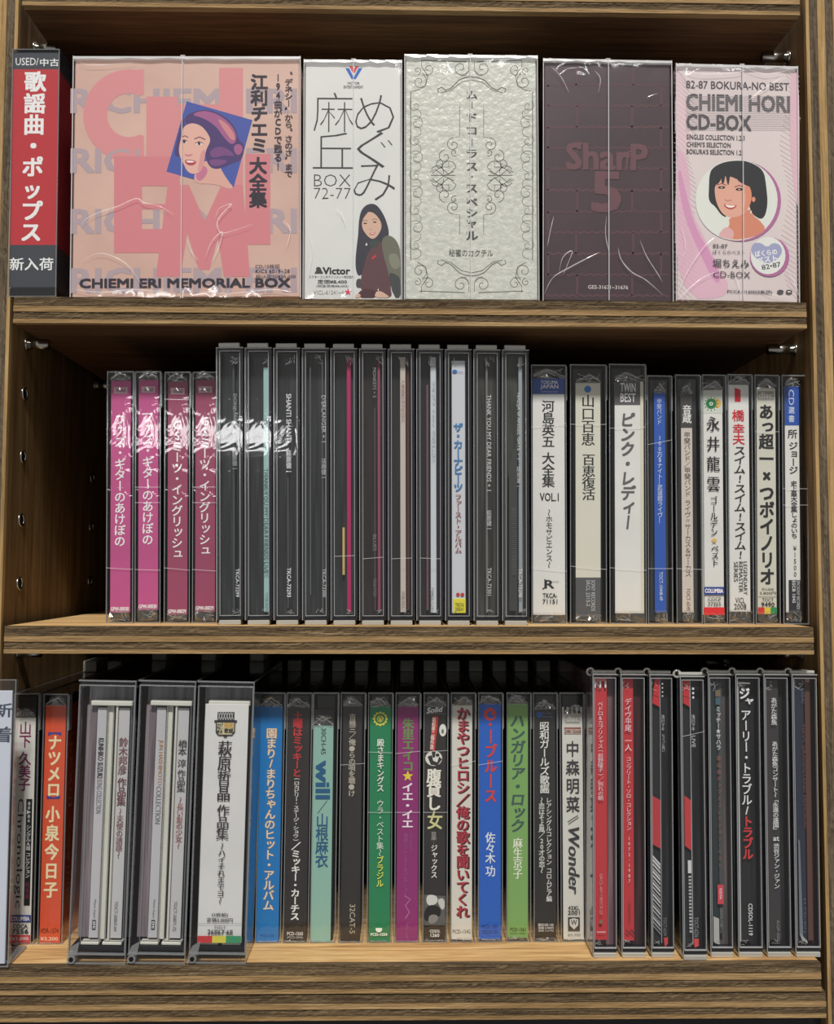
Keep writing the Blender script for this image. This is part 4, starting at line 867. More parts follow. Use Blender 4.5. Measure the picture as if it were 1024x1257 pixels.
# ------------------------------------------------------------------ row three
T3 = TOP[3]; YB3 = .0265
G_R3 = 'coloured spines on the bottom shelf'; G_K = 'wide clear keepers on the bottom shelf'; G_T3 = 'tall latched cases on the bottom shelf'
def sign_card():
    """a flat sign in a clear sleeve, standing in front of the first cases and the side panel"""
    fr = Frame('sign_card', -50, 21, -60, 9.5, 834, -.0005, T3); root = fr.root
    tag(root, 'pale bluish-white sign card cut off at the left edge of the bottom shelf', 'sign', None)
    w, h = fr.w/2, fr.h
    mb = MB(); mb.box(-w+.001, w-.0022, .0010, .0022, .0012, h-.0055, paper('pale_blue_card', (206, 212, 224), (198, 204, 218), .5, 20), .0002); c = mb.build('card_insert', root)
    p = Prints(fr.absl, .0009); p.h('新', 872, 24, 17, 2, (70, 78, 96), 'b'); p.h('着', 902, 24, 19, 1, (70, 78, 96), 'b'); p.build(c)
    mb = MB(); mb.box(-w, w, 0, .0032, .0002, h, M_CLEAR, .0003); mb.build('clear_sleeve', root)
    mb = MB(); mb.ring(-w, w, .0002, h, .0004, -.0002, .0003, M_RIM); mb.build('sleeve_edge', root)
    mb = MB(); mb.box(-w, w, .0034, .022, .0002, .0016, M_RIM, .0003); mb.build('foot', root)
sign_card()

def A3(label, quad, yt, card, items, seed, tape=None, tray=None, mat=None, side=None, Y=YB3):
    return spine_case(label, G_R3, quad, yt, Y, T3, card, items, seed, mat, True, tray, tape, side_print=side)
A3('white spine with purple characters, blue band and red price foot beside the divider', (17.2, 49, 9.7, 41.5), 851, (-14.6, 11, 881, 1159, (222, 222, 214)),
  [('rect', -14.6, 11, 869, 881, (58, 60, 58)), ('h', 'disc', 875.5, 20, 7, -2, (150, 152, 148), 'B'), ('v', '山下', 886, 918, 14, -1.2, (128, 44, 92), 'b'), ('v', '久美子', 923, 971, 14, -1, (128, 44, 92), 'b'), ('rect', 2, 9.4, 981, 1112, (34, 34, 36)), ('v', '80▶86 シングルA面 コレクション', 984, 1078, 5.6, 5.6, (216, 216, 216), 'b'), ('v', '限定盤', 1083, 1104, 4.6, 5.6, (150, 44, 84)),
   ('r', 'Chronologic', 981, 1114, 9.4, -5.6, (52, 52, 54), ''), ('rect', -14.6, 11, 1123.5, 1132.5, (40, 66, 140)), ('h', 'COLUMBIA', 1128, 22.5, 5.2, -1.8, Wt, 'B'), ('h', 'COCA', 1137.3, 18, 4.8, -1.6, KK, 'b'), ('h', '7556', 1143.6, 20, 5.6, -1.6, KK, 'b'), ('rect', -14.6, 11, 1148, 1159, (212, 74, 76)), ('h', '¥3,000', 1152.6, 20.5, 4.8, -1.4, Wt, 'b')], 61)
A3('orange spine with cream characters, bracketed in blue, whose orange side also shows', (53.7, 84.5, 45.6, 76), 851.5, (-13.2, 12.2, 866, 1160, (214, 84, 52)),
  [('v', '【', 892, 903, 15, -1, (70, 66, 140), 'B'), ('v', 'ナツメロ', 902, 979, 15.5, -.6, (238, 222, 178), 'B'), ('v', '】', 977, 988, 15, -.6, (70, 66, 140), 'B'), ('v', '小泉今日子', 988, 1104, 16, -.8, (238, 222, 178), 'B'), ('h', 'VDR-1574', 1143, 22.5, 5.6, -1, (110, 44, 30), 'b'), ('h', '¥3,200', 1153, 21.5, 5, -1, (242, 214, 186), 'b')], 62, side=((206, 78, 48), '【ナツメロ】小泉今日子', (236, 216, 170), 890, 1108))

def keeper(label, quad, yt, kind, seed, items=(), texts=()):
    fr = Frame('wide_disc_keeper', *quad, yt, .0015, T3); root = fr.root; tag(root, label, 'disc case', G_K)
    w, h, D = fr.w/2, fr.h, .150
    k = abs(fr.off(1)-fr.off(0)); X = lambda o: fr.off(o); Z = lambda py: fr.loc(0, py)[1]
    mb = MB(); mb.box(-w, w, 0, D, 0, h, M_CLEARN, .0010); mb.build('clear_shell', root)
    mb = MB(); mb.ring(-w+.0006, w-.0003, .0045, h-.0022, .00045, -.0003, .0014, M_RIM, .0006)
    mb.box(-w, -w+.0004, .001, D, h-.0007, h, M_RIM); mb.box(w-.0004, w, .001, D, h-.0007, h, M_RIM); mb.box(-w, w, .0002, .0012, h-.0007, h, M_RIM); mb.box(-w, w, .0002, .0010, 0, .0006, M_RIM)
    mb.box(w-.0004, w, .0, .0010, 0, h, M_RIM); mb.build('shell_rim', root)
    mb = MB(); mb.box(w-.0012, w-.0006, .003, D-.002, .007, h-.004, M_NAVY); mb.box(-w+.0008, w-.001, .004, D, h-.0030, h-.0018, M_NAVY)
    mb.box(-w+.0008, w-.0006, .003, D-.002, .0052, .0072, M_NAVY); mb.build('keeper_lining', root)
    # lock pin at the lower left
    mb = MB(); mb.cyl((-w+.0022, .0024), .0020, -.0006, .012, 'y', M_RIM, 16); mb.cyl((-w+.0022, .0024), .0011, -.0008, -.0005, 'y', M_HOLE, 14)
    mb.add([(-w, -.0001, .004), (-w+.0046, -.0001, .004), (-w+.0058, -.0001, .0105), (-w+.0022, -.0001, .0085)], [(0, 1, 2, 3)], M_RIM); mb.build('lock_pin', root)
    sec_tab(root, w, h)
    mb = MB(); mb.box(-w+.0016, w-.0016, .0124, .0132, .0075, h-.0036, paper('grey_haze', (196, 198, 202), (110, 108, 114), .3, 60, stretch=(4, 1, .2))); mb.build('grey_haze_plate', root)  # added grey plate, pale streaks paint the lighter tones of the clear interior
    # inner double case
    zt, zb = Z(862), Z(1163)
    xl, xr = X(-24.5), X(28.5)
    mb = MB(); mb.box(xl, xr, .0085, .146, zb+.0012, zt-.003, M_GREYTRAY if kind == 'strip' else M_BLACK, .0004); ic = mb.build('inner_case', root)
    M_CR = paper('cream_plastic', (222, 222, 210), (206, 206, 192), .35, 20)
    mb = MB(); mb.box(X(-23), X(29), .0042, .0110, zt-.0024, zt, M_CR, .0004); mb.build('tray_top_bar', ic)
    mb = MB(); mb.box(X(-23.5), X(-1), .0042, .0110, zb-.0006, zb+.0008, M_CR, .0003); mb.box(X(3), X(27), .0042, .0110, zb-.0006, zb+.0008, M_CR, .0003); mb.build('tray_foot_bar', ic)
    if kind == 'strip':
        mb = MB(); mb.box(X(-3.8), X(4.5), .0070, .0085, zb+.001, zt-.002, M_CR, .0003); mb.build('hinge_spine', ic)
        mb = MB(); mb.box(X(8.2), X(10.8), .0050, .0085, zb+.001, zt-.002, M_CR, .0003); mb.build('hinge_ridge', ic)
        mb = MB(); mb.box(X(-2.4), X(-1.4), .0055, .0072, zb+.001, zt-.002, M_CR); mb.build('hinge_ridge', ic)
        a = mb = MB(); mb.box(X(-15.5), X(-4.0), .0062, .0072, zb+.002, Z(871), paper('strip_card', (196, 196, 198), (188, 188, 190), .5, 12), .0001); c1 = mb.build('spine_card', ic)
        mb = MB(); mb.box(X(11.2), X(25.0), .0062, .0072, zb+.002, Z(871), paper('strip_card2', (202, 202, 200), (192, 192, 192), .5, 12), .0001); c2 = mb.build('spine_card', ic)
        mb = MB(); mb.box(X(-29.5), X(-16.5), .0072, .14, zb+.002, Z(868), paper('mauve_edge', (150, 138, 142), (96, 86, 92), .3, 60, stretch=(9, 1, .3)), .0001); mb.box(X(25.5), X(29), .0100, .012, zb+.002, Z(868), flat((134, 112, 112))); mb.build('booklet_edge', ic)
        p = Prints(fr.loc, .0060); p.put(texts); p.build(c1)
        mb = MB(); mb.ring(X(-24.3), X(-1.2), zb+.001, Z(867), .00025, .0046, .0050, M_RIM); mb.ring(X(5.2), X(28.5), zb+.001, Z(867), .00025, .0046, .0050, M_RIM); mb.build('inner_rim', ic)
    else:
        mb = MB(); mb.box(X(-26.5), X(27.5), .0040, .0050, zb+.0006, Z(866), M_WC, .0001); c1 = mb.build('spine_card', ic)
        p = Prints(fr.loc, .0039); p.put(texts); p.build(c1)
    return fr
GB = (96, 98, 100)
keeper('leftmost wide clear keeper, white double case with a dark vertical capital title', (97.5, 166.5, 80.6, 154.7), 835.8, 'strip', 1, texts=[
  ('r', 'KUNIHIKO SUZUKI', 909, 958, 6.6, -9.5, (70, 66, 70), 'b'), ('r', 'SONG COLLECTION', 960, 1002, 6.4, -9.5, (130, 130, 132), ''), ('r', 'Music Super', 1110, 1133, 3, -9.2, GB), ('rect', -11.5, -7, 1135, 1147, (60, 60, 62)), ('r', 'EMI', 1137, 1145, 2.8, -9.2, Wt, 'b'),
  ('v', '鈴木邦彦', 908, 954, 10.5, 18.5, (128, 84, 84), 'm'), ('v', '作品集', 958, 993, 10.5, 18.5, (110, 60, 64), 'm'), ('v', '〜天使の誘惑〜', 996, 1058, 7.8, 18, (134, 92, 92), 'm'), ('r', 'TOCT-26863-64', 1112, 1148, 4, 17.6, GB)])
keeper('middle wide clear keeper, white double case with an orange and grey capital title', (171.3, 240, 154.6, 228), 836.2, 'strip', 2, texts=[
  ('r', 'JUN HASHIMOTO', 911, 967, 6.6, -9, (190, 140, 84), ''), ('r', 'COLLECTION', 969, 1015, 6.4, -9, (130, 130, 132), ''), ('r', 'Music Super', 1110, 1133, 3, -9.2, GB), ('rect', -11.5, -7, 1135, 1147, (60, 60, 62)), ('r', 'EMI', 1137, 1145, 2.8, -9.2, Wt, 'b'),
  ('v', '橋本 淳', 911, 945, 10, 18.5, (66, 62, 62), 'm'), ('v', '作品集', 948, 976, 9.6, 18.5, (70, 66, 66), 'm'), ('v', '〜長い髪の少女〜', 982, 1046, 7.8, 18.5, (156, 96, 92), 'm'), ('r', 'TOCT-26871-72', 1112, 1148, 4, 17.6, GB)])
mic = [('rect', -11, 10, 875.5, 885.5, (48, 48, 50))] + [('line', [(-10+i*3.2, 876), (-7.4+i*3.2, 885)], .7, (200, 200, 196)) for i in range(6)] + [('line', [(-7.4+i*3.2, 876), (-10+i*3.2, 885)], .7, (200, 200, 196)) for i in range(6)]
mic += [('rect', -14.5, 13.5, 885.5, 888, (48, 48, 50)), ('poly', [(-12.5, 888), (-12.5, 900), (-9, 904.5), (8, 904.5), (11.5, 900), (11.5, 888)], (48, 48, 50)), ('poly', [(-11.2, 888.6), (-11.2, 899.4), (-8.4, 903.2), (7.4, 903.2), (10.2, 899.4), (10.2, 888.6)], (206, 196, 160)), ('rect', -2.4, 2, 904.5, 906.5, (48, 48, 50)),
        ('h', '昭和', 892, 11, 6.4, 3.8, (196, 150, 50), 'B'), ('h', '歌謡', 898.6, 11, 6, 3.8, (60, 56, 40), 'B'), ('v', 'がいま', 889, 902, 4, -5.4, (50, 50, 50), 'b'), ('v', '大作家', 889, 902, 4, -9.2, (50, 50, 50), 'b')]
keeper('rightmost wide clear keeper, full white spine with a microphone emblem and tricolour foot', (243.7, 311.4, 228.9, 303), 837, 'full', 3, texts=mic + [
  ('v', '萩原哲晶', 911, 985, 16, 0, (46, 42, 42), 'm'), ('v', '作品集', 990, 1033, 14.5, .2, (56, 52, 52), 'm'), ('v', '〜ハイそれまでヨ〜', 1037, 1112, 9, .4, (62, 60, 60), 'm'), ('h', '(2枚組)', 1126, 20, 4.4, .5, KK, 'b'), ('h', '定価3,000円', 1132.4, 32, 5.2, .5, KK, 'b'), ('line', [(-26.5, 1136.8), (27.5, 1136.8)], .5, (150, 150, 150)),
  ('h', 'TOCT', 1141, 15, 4.6, 1, (90, 90, 90)), ('h', '26867·68', 1147.4, 31, 5.8, 1.5, KK, 'b'), ('rect', -26.5, -8, 1152, 1160.5, (200, 56, 58)), ('rect', -8, 9, 1152, 1160.5, (214, 204, 76)), ('rect', 9, 27.5, 1152, 1160.5, (58, 148, 100))])

DK = (48, 45, 44); M_DKC = paper('dark_spine_card', (52, 49, 48), (38, 36, 36), .45, 14, stretch=(6, 1, .6))
A3('bright blue spine with orange-outlined white lettering next to the wide keepers', (319.2, 350.4, 313, 344.5), 850, (-14.5, 12.8, 867, 1157, (26, 120, 190)),
  [('v', '園まり/まりちゃんのヒット・アルバム', 894, 1118, 12.8, -.4, (214, 160, 84), 'B'), ('v', '園まり/まりちゃんのヒット・アルバム', 894, 1118, 12.0, -.4, (240, 232, 214), ''), ('h', 'PCD-1538', 1149, 16, 3.6, -1, (20, 80, 140))], 63)
A3('black spine with red upper and white lower lettering, right of the bright blue one', (352.5, 383.8, 347, 378.7), 850, (-15, 13, 868, 1157, DK),
  [('v', '土曜はミッキーと', 874, 954, 11, -2, (196, 52, 60), 'B'), ('v', '(ロカビリー・ステージ・ショウ)', 954, 1034, 6.6, -2, (226, 226, 222), 'b'), ('v', '／ミッキー・カーチス', 1034, 1130, 10.5, -1.6, (232, 232, 228), 'B'), ('h', 'PCD-1560', 1146.5, 19.5, 4.2, -1, (226, 226, 222), 'b'), ('h', '(PSCD-5096)', 1151.5, 19.5, 3.4, -1, (200, 200, 196))], 64, mat=M_DKC)
A3('pale teal spine with a dark header and blue lettering', (384.9, 416, 380.6, 411.5), 850, (-15.4, 9.6, 890, 1157, (142, 184, 170)),
  [('rect', -15.4, 9.6, 871, 888, (52, 50, 50)), ('h', 'STEREO', 880, 18, 4.6, -3, (120, 118, 116)), ('rect', -15.4, 9.6, 889.6, 890.6, (40, 40, 40)), ('r', '30CH-45', 894, 926, 6, -2.4, (50, 60, 62), ''), ('r', 'will', 935, 980, 17, -2.6, (34, 92, 132), 'B'), ('line', [(3, 983), (-8.6, 999)], .7, (60, 90, 100)), ('v', '山根麻衣', 999, 1065, 14.5, -2.6, (32, 90, 130), 'b')], 65)
A3('dark charcoal spine with thin beige characters, between pale teal and green spines', (418.7, 449, 414.8, 445.6), 850, (-12.5, 11.4, 866, 1158, DK),
  [('v', '吉幾三／俺●らの唄を聴●け', 876, 978, 8, -.6, (186, 178, 162), 'b'), ('r', '32CAT-5', 1111, 1146, 6.6, 2, (190, 184, 166), '')], 66, mat=M_DKC, tape=[(939, 937)])
A3('green spine with a yellow flower emblem and white lettering', (452, 482.6, 450.4, 480.6), 850, (-13, 13, 867, 1157, (34, 128, 84)),
  [('disc', -.2, 882.5, 8.2, 8.0, (222, 218, 90)), ('disc', -.2, 882.5, 6.4, 6.2, (40, 122, 76)), ('disc', -.2, 882.5, 4.2, 4.2, (206, 200, 84)), ('line', [(-3, 884.6), (0, 879), (2.6, 885)], 1.1, (40, 112, 70))] + [('disc', -.2+8.2*math.cos(a), 882.5+8.0*math.sin(a), 1.2, 1.2, (222, 218, 90), 8) for a in [i*math.pi/6 for i in range(12)]]
  + [('v', '殿さまキングス', 907, 972, 8.4, .4, (226, 234, 222), 'b'), ('v', 'ウラ・ベスト集〜', 982, 1051, 8.4, .4, (220, 232, 216), ''), ('v', 'ブラジル', 1051, 1089, 8.4, .6, (206, 216, 96), 'b'), ('disc', -.4, 1140.5, 4, 4, (226, 234, 222)), ('poly', [(-4.2, 1139), (3.4, 1139), (2, 1136), (-2.8, 1136)], (34, 128, 84)), ('h', 'PCD-1554', 1147, 20, 3.4, -.2, (226, 234, 222), 'B')], 67, tape=[(923, 924), (997, 997)])
A3('magenta purple spine with a yellow star between olive and white lettering', (485.8, 516.2, 484, 515), 850, (-13, 13.4, 867, 1157, (140, 44, 112)),
  [('v', '朱里エイコ', 882, 947, 13.4, .4, (112, 142, 84), 'B'), ('star', .2, 953, 7, (232, 206, 70)), ('v', 'イエ・イエ', 961, 1017, 13, .2, (240, 228, 236), 'B'), ('v', 'レイト60s', 1023, 1047, 4.6, 4.6, (164, 94, 144)), ('v', '歌謡ヒット・ガールコレクション', 1023, 1100, 4.6, -2, (164, 98, 146)), ('line', [(-3, 1100), (4, 1104), (-2, 1112), (3, 1120), (-2, 1128)], 1.4, (176, 112, 160)), ('r', 'PCD-1555', 1134, 1152, 3, 0, (170, 100, 150))], 68, tape=[(925, 922), (997, 997)])
A3('black spine with a slanted red strip and a grey photograph at its foot', (520.3, 550.4, 518.6, 549.3), 850, (-13.8, 12.6, 867, 1156, DK),
  [('line', [(-13.8, 876.4), (12.6, 876.4)], .5, (150, 150, 150)), ('h', 'Solid', 871.5, 18.5, 6.4, -1.5, (232, 232, 230), 'B', 6, .3), ('poly', [(-3.6, 879), (3.2, 879.6), (-1, 922), (-6.8, 921)], (190, 52, 50)), ('v', '若松孝二傑作選', 881, 920, 4.6, -2, (232, 220, 210), 'b', -.08), ('disc', 8.6, 896.5, 4.4, 7.6, (228, 226, 218)), ('disc', 8.4, 898, 1.6, 2.8, (120, 116, 110)),
   ('disc', -2.4, 931, 10.4, 9.4, (222, 220, 212)), ('poly', [(-10, 929), (-5, 927), (-3, 934), (2, 936), (4, 929), (8, 932), (2, 940), (-6, 939)], (50, 48, 48)), ('poly', [(-5, 922), (0, 922), (-1, 930), (-4, 930)], (50, 48, 48)), ('disc', 2.2, 927, 2.4, 2, (50, 48, 48)),
   ('v', '腹貸し', 944, 995, 16.5, -2, (232, 228, 216), 'B'), ('v', '女', 995, 1019, 18, -.6, (206, 204, 146), 'b'), ('v', '音楽:', 1021, 1037, 6.6, -2, (176, 174, 168), ''), ('v', 'ジャックス', 1037, 1078, 7.6, -1.4, (232, 230, 224), 'b'),
   ('poly', [(-13.6, 1098), (12.6, 1100), (12.6, 1136), (-13.6, 1136)], (92, 92, 92)), ('poly', [(-10, 1098), (2, 1099), (4, 1108), (-6, 1113), (-11, 1108)], (206, 206, 202), 2), ('poly', [(2, 1104), (11, 1102), (12.4, 1114), (8, 1118)], (196, 196, 192), 2), ('poly', [(-13, 1118), (-8, 1111), (2, 1111), (8, 1117), (6, 1126), (-2, 1124), (-10, 1132), (-13.4, 1128)], (26, 26, 28), 2), ('poly', [(-8, 1124), (0, 1122), (5, 1126), (0, 1134), (-8, 1134)], (134, 132, 130), 2), ('h', 'CDSOL', 1143, 12.6, 3.4, 0, (226, 226, 222), 'b'), ('h', '1260', 1148, 10.6, 4, 0, (226, 226, 222), 'b')], 69, mat=M_DKC, tape=[(923, 921), (997, 997)])
A3('white spine filled with outlined red lettering from top to bottom', (553.6, 584, 552.6, 583.5), 850, (-13.8, 11.4, 866, 1154, (212, 210, 200)),
  [('v', 'かまやつヒロシ／俺の歌を聞いてくれ', 869, 1128, 15.2, 1.0, (66, 30, 38), 'B'), ('v', 'かまやつヒロシ／俺の歌を聞いてくれ', 868, 1127, 14.8, -.4, (178, 52, 66), 'b'), ('h', 'PCD-1542', 1144, 22, 4.6, -1.2, (70, 68, 66), '')], 70, tape=[(939, 934)])
A3('royal blue spine with red lettering above four white characters', (587.3, 617.4, 586.6, 617.4), 850, (-14, 13, 864, 1154, (38, 96, 190)),
  [('disc', -.6, 877, 7.8, 8, (206, 66, 66)), ('disc', .6, 877.6, 4.6, 4.4, (38, 96, 190)), ('rect', 1, 6, 874, 878, (206, 66, 66)), ('disc', -.4, 889.5, 2, 2, (206, 66, 66)), ('v', 'ーブルース', 895, 986, 14, .4, (206, 66, 66), 'B'), ('v', '佐々木', 1022, 1060, 11.4, 0, (222, 230, 240), 'b'), ('v', '功', 1063, 1076, 11.4, .2, (222, 230, 240), 'b'), ('h', 'PCD-1551', 1137.4, 19, 4, -.4, (24, 60, 130)), ('h', 'SOLID CD', 1144, 19, 4, -.4, (24, 60, 130))], 71, tape=[(939, 934)])
A3('light green spine with dark slanted lettering above white characters', (622, 652, 621.8, 652), 850, (-13.6, 11.6, 864, 1152, (124, 168, 96)),
  [('v', 'ハンガリア・ロック', 877, 1022, 16.5, -1, (64, 92, 86), 'B', 0, .5, .14), ('v', '麻生京子', 1029, 1079, 11, -1, (232, 236, 218), 'm'), ('h', 'PCD-1561', 1141.4, 19, 4.2, -.8, (40, 66, 40), 'b'), ('h', '(SCD-1560)', 1146.6, 19, 3.2, -.8, (60, 90, 50))], 72)
A3('black spine with two columns of small white lettering and a tiny blue globe', (654.4, 684.4, 655.6, 685.7), 850, (-13.4, 12.4, 870, 1154, DK),
  [('disc', -7, 877.5, 3.8, 3.8, (52, 92, 170)), ('h', 'Bridge', 876, 12, 2, 3, (120, 140, 180)), ('h', 'Records', 879.6, 12, 2, 3, (120, 140, 180)), ('v', '昭和ガールズ歌謡', 886, 974, 11, -1, (228, 228, 224), 'b'), ('v', '〜恋はそよ風／20才の恋〜', 979, 1072, 7, -4.8, (216, 216, 212), 'b'), ('v', 'レアシングルコレクション コロムビア編', 979, 1107, 6.6, 4, (216, 216, 212), 'b'),
   ('h', 'BRIDGE-144', 1135.6, 18.6, 3, -.2, (226, 226, 222), 'b'), ('h', '定価 2,700円', 1139.4, 18.6, 3.2, -.2, (226, 226, 222), 'b'), ('h', '(税抜 2,571円)', 1143, 18.6, 2.6, -.2, (226, 226, 222))], 73, mat=M_DKC)
A3('white spine with a castle-like top edge, grey characters and a shield emblem', (687, 717, 688.7, 719.5), 850, (-12, 13.2, 876, 1154, (214, 214, 206)),
  [('rect', -12+i*5.6, -9.4+i*5.6, 868, 877, (214, 214, 206)) for i in range(5)] + [('rect', -8, 9.4, 879, 887.5, (176, 174, 166)), ('h', 'disc', 882.6, 15, 6, .8, (222, 222, 214), 'B'), ('rect', -9.6, 11.4, 893, 895, (140, 90, 80)), ('rect', -9.6, 11.4, 895, 901, (196, 172, 160)), ('h', '24K Gold', 898, 19.6, 4.4, .9, (90, 60, 56), 'b'), ('v', '中森明菜', 908, 999, 15.5, .6, (62, 62, 64), 'b'),
   ('line', [(6.6, 1001), (-6, 1009)], .7, KK), ('line', [(7.4, 1003.4), (-5, 1011.6)], .7, KK), ('r', 'Wonder', 1015, 1096, 13.5, 1.4, (60, 60, 62), 'm', .25), ('h', '43XL', 1114.6, 13.6, 4.6, .8, KK, 'b'), ('h', '2001', 1120.4, 14.4, 4.8, .8, KK, 'b'), ('rect', -6.4, 8, 1126, 1142.6, (60, 60, 62)),
   ('poly', [(.8, 1141), (-4.4, 1136), (-4.6, 1128.6), (.8, 1127), (6.2, 1128.6), (6, 1136)], (206, 206, 200)), ('h', 'W', 1132.4, 7.4, 6, .8, (60, 60, 62), 'b'), ('h', '¥4,300', 1147.4, 15.6, 3.8, 1, (130, 130, 126))], 74)

YT3 = .0065
def R_(i, label, quad, yt, strip, items, seed, tint=None, Y=YT3, tape=None, ring=(1.6, 1.6)):
    tall_case(label, G_T3, quad, yt, Y, T3, strip, items, seed, True, tint, (), ring, tape)
RD = (196, 56, 62); M_PINKY = paper('rosy_tray', (150, 116, 120), (92, 66, 72), .3, 60, stretch=(9, 1, .3)); M_DKT = paper('smoke_black_tray', (46, 50, 54), (26, 28, 32), .3, 60, stretch=(8, 1, .35)); M_RT = paper('red_brown_tray', (84, 46, 50), (40, 26, 30), .3, 60, stretch=(8, 1, .35))
w3 = (232, 218, 220)
R_(0, 'tall latched case with a bright red spine and notched white top', (728.5, 757.5, 728, 759.5), 821.5, [(-13, 4.4, 834, 1158, RD, .0040)],
   [('rect', -12+i*6.4, -10+i*6.4, 836, 845, (232, 226, 224)) for i in range(3)] + [('rect', -12, 3, 833.5, 837, (206, 120, 122)), ('v', 'ペドロ&カプリシャス(前野曜子)／別れの朝', 862, 984, 6.4, -4.6, w3, ''), ('r', 'GRCL-6011/REC0.22', 1075, 1124, 3.4, -4.2, (214, 140, 142), 'b'), ('disc', -4.4, 1134, 2.2, 2.4, (120, 120, 84)), ('h', 'WARNER', 1146.5, 11, 1.8, -4, w3, 'b')], 81, M_PINKY)
R_(1, 'tall latched case with a red spine and thin white lettering ending in year digits', (763, 792.2, 763, 795.5), 821.8, [(-13, 2.2, 834, 1159, RD, .0040)],
   [('v', 'デイヴ平尾', 858, 899, 8, -5, w3, ''), ('v', '一人', 906, 923, 8.4, -5, w3, ''), ('v', 'コンプリート・ソロ・コレクション', 930, 1021, 6, -4.8, w3, ''), ('v', '1972-1987', 1028, 1087, 4.6, -4.6, w3, ''), ('r', 'CBS/SONY', 1108, 1134, 3, -4.4, (120, 50, 56)), ('line', [(-9, 1144), (-6, 1148), (-2, 1144), (1, 1149)], 1.6, (70, 40, 44))], 82, M_RT)
BKS = (38, 40, 44)
bar = lambda x0, x1, sl: [('poly', [(x0, 1050), (x0, 1138), (x1, 1150), (x1, 1062)], (206, 206, 204))] + [('poly', [(x0, 1053+i*4.7), (x0, 1053+i*4.7+1.2+(i*7 % 3)*.8), (x1, 1065+i*4.7+1.2+(i*7 % 3)*.8), (x1, 1065+i*4.7)], BKS) for i in range(18)]
R_(2, 'tall latched black case with red patches and a barcode beside a thin seam', (798, 826.6, 800, 829.5), 822, [(-12.6, -.6, 834, 1162, BKS, .0040)],
   [('poly', [(-7, 834), (-10, 864), (-.6, 869), (-.6, 834)], (196, 52, 56)), ('line', [(-9.6, 854), (-.6, 857)], .7, (90, 30, 34)), ('poly', [(-11, 978), (-11, 1038), (-.6, 1044), (-.6, 984)], (186, 60, 66)), ('line', [(-.4, 834), (-.4, 1160)], .9, (150, 150, 150))] + bar(-12, -1.6, 1) +
   [('disc', 2.2, 840+i*5, 1, 1, (214, 214, 214), 8) for i in range(4)] + [('v', '浅川マキ', 878, 898, 4, 2.4, (196, 196, 196)), ('v', 'ちょっと長い', 902, 924, 4, 2.8, (190, 190, 190)), ('r', 'TOCT-6234', 1128, 1150, 4, 3.4, (130, 130, 130)), ('poly', [(1.6, 1153), (6.6, 1152), (6.6, 1160), (3, 1164)], (200, 66, 66))], 83, M_DKT)
R_(3, 'tall latched black case set lower and further forward, with red patches and white dots', (835, 865.4, 839.5, 869.6), 824, [(-10.4, -1.6, 836, 1162, BKS, .0040)],
   [('poly', [(-10, 836), (-10, 864), (-1.6, 869), (-1.6, 836)], (196, 52, 56)), ('line', [(-10, 855), (-1.6, 858)], .7, (90, 30, 34)), ('poly', [(-10, 978), (-10, 1040), (-2, 1046), (-2, 984)], (196, 62, 66)), ('line', [(-1.4, 836), (-1.4, 1162)], .9, (170, 170, 170))] + [('rect', -6.6, -2.4, 1058, 1074, (214, 214, 214))] + [('rect', -6, -2.6, 1077+i*4.2, 1079.4+i*4.2, (180, 180, 180)) for i in range(17)] +
   [('disc', 2.0, 846+i*5.4, 1.4, 1.6, (222, 222, 222), 10) for i in range(3)] + [('v', '浅川マキ', 878, 898, 4.4, 1.6, (206, 206, 206)), ('r', 'LIVE', 904, 918, 4.2, 1.8, (206, 206, 206)), ('r', 'TOCT-6236', 1128, 1152, 5, 2.4, (150, 150, 150)), ('poly', [(-1, 1154), (5, 1154), (5, 1163), (0, 1165)], (210, 74, 74))], 84, M_DKT, .0035, [(904, 898)])
R_(4, 'tall latched grey-green case with mixed white and rust lettering and a small red tag', (869.6, 898, 873, 902), 821.6, [(-9.6, -.6, 838, 1160, (44, 54, 58), .0040), (.2, 6.0, 838, 1150, (76, 80, 80), .0042)],
   [('rect', -3.6, 2.2, 848, 856, (120, 106, 84)), ('rect', -3.6, 2.4, 857, 866, (70, 100, 108)), ('v', 'ミッチー★サハラ', 868, 922, 5.6, -.4, (216, 218, 216), 'b'), ('v', '歌謡曲ポップスコレクション・ベスト', 928, 1068, 5, -.2, (150, 92, 78), ''), ('rect', -3.4, 4.0, 1088, 1112, (206, 74, 84)), ('r', 'KIDSA', 1093, 1106, 3, .4, (236, 210, 212), 'b'), ('r', 'CDSOL-1160', 1117, 1140, 3.4, 1, (130, 136, 136)), ('poly', [(-9, 1127), (-9, 1158), (-2, 1162), (-2, 1130)], (176, 178, 172))], 85, paper('rosy_grey_tray', (116, 104, 102), (70, 70, 72), .3, 60, stretch=(9, 1, .3)))
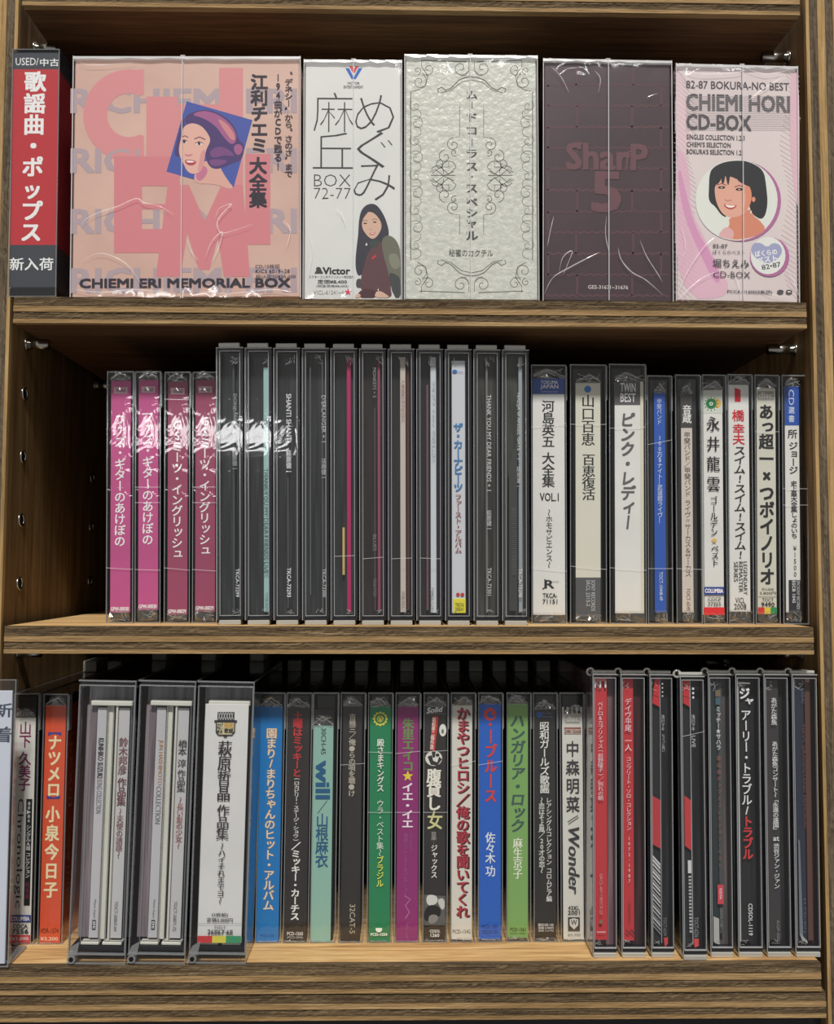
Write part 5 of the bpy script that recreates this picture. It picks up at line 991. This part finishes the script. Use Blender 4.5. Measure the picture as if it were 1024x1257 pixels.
R_(5, 'tall latched case whose spine carries big white lettering followed by a red word', (903.6, 933.6, 907, 938.6), 821.6, [(-10.6, 4.8, 838, 1160, (38, 38, 42), .0040), (-11.8, -8.4, 838, 1160, (186, 186, 180), .0039)],
   [('rect', -10.4, 4.4, 838.5, 840.5, (216, 216, 212)), ('v', 'ジ', 845, 859, 12.4, -2.6, (232, 232, 230), 'B'), ('v', 'ャ', 857, 866, 12, 2, (232, 232, 230), 'B'), ('v', 'アーリー・トラブル/', 872, 1003, 12, -1.2, (232, 232, 230), 'b'), ('v', 'トラブル', 1003, 1057, 12, -.6, (206, 60, 62), 'B'), ('r', 'CDSOL-1119', 1112, 1150, 5, 1.6, (220, 220, 220), 'b')], 86, M_DKT)
R_(6, 'tall latched case with a dark brown-grey spine and evenly spaced small white lettering', (938.4, 967.8, 942, 974), 821.8, [(-10.8, 6.0, 836, 1158, (62, 58, 60), .0040)],
   [('v', 'あがた森魚', 857, 891, 7, -1, (216, 216, 214), 'b'), ('v', 'あがた森魚コンサート〜「永遠の遠国」', 911, 1024, 6.8, -.6, (220, 220, 218), 'b'), ('h', 'at', 1031.4, 7.4, 5, -.4, (222, 222, 220), 'b'), ('v', '渋谷ジァン・ジァン', 1037, 1093, 6.8, -.4, (220, 220, 218), 'b'), ('r', 'AGP-0001', 1132, 1160, 3.6, .4, (140, 136, 138))], 87, M_DKT)
R_(7, 'tall latched case with a dark navy spine, last in the row against the right wall', (973, 1003.4, 977, 1010), 822, [(-9.8, 2.2, 834, 1160, (44, 50, 66), .0040), (4.8, 11.5, 834, 1160, (96, 66, 58), .0052)],
   [('r', 'KASHU', 846, 864, 4, -.4, (90, 100, 124)), ('r', 'NAVY GRANDSTAND MEMORIAL', 892, 1018, 3.6, .2, (112, 70, 66)), ('poly', [(-8.6, 1032), (-6.6, 1034), (-4, 1160), (-8.6, 1150)], (112, 120, 128)), ('r', 'H.CD-001', 1106, 1146, 3.4, -1.6, (90, 96, 108)), ('poly', [(-8, 1148), (1, 1158), (1, 1161), (-6, 1156)], (166, 166, 164))], 88, M_RT)

# ------------------------------------------------------------------ link everything
bpy.data.objects.remove(_fo)
for o in PENDING: COL.objects.link(o)
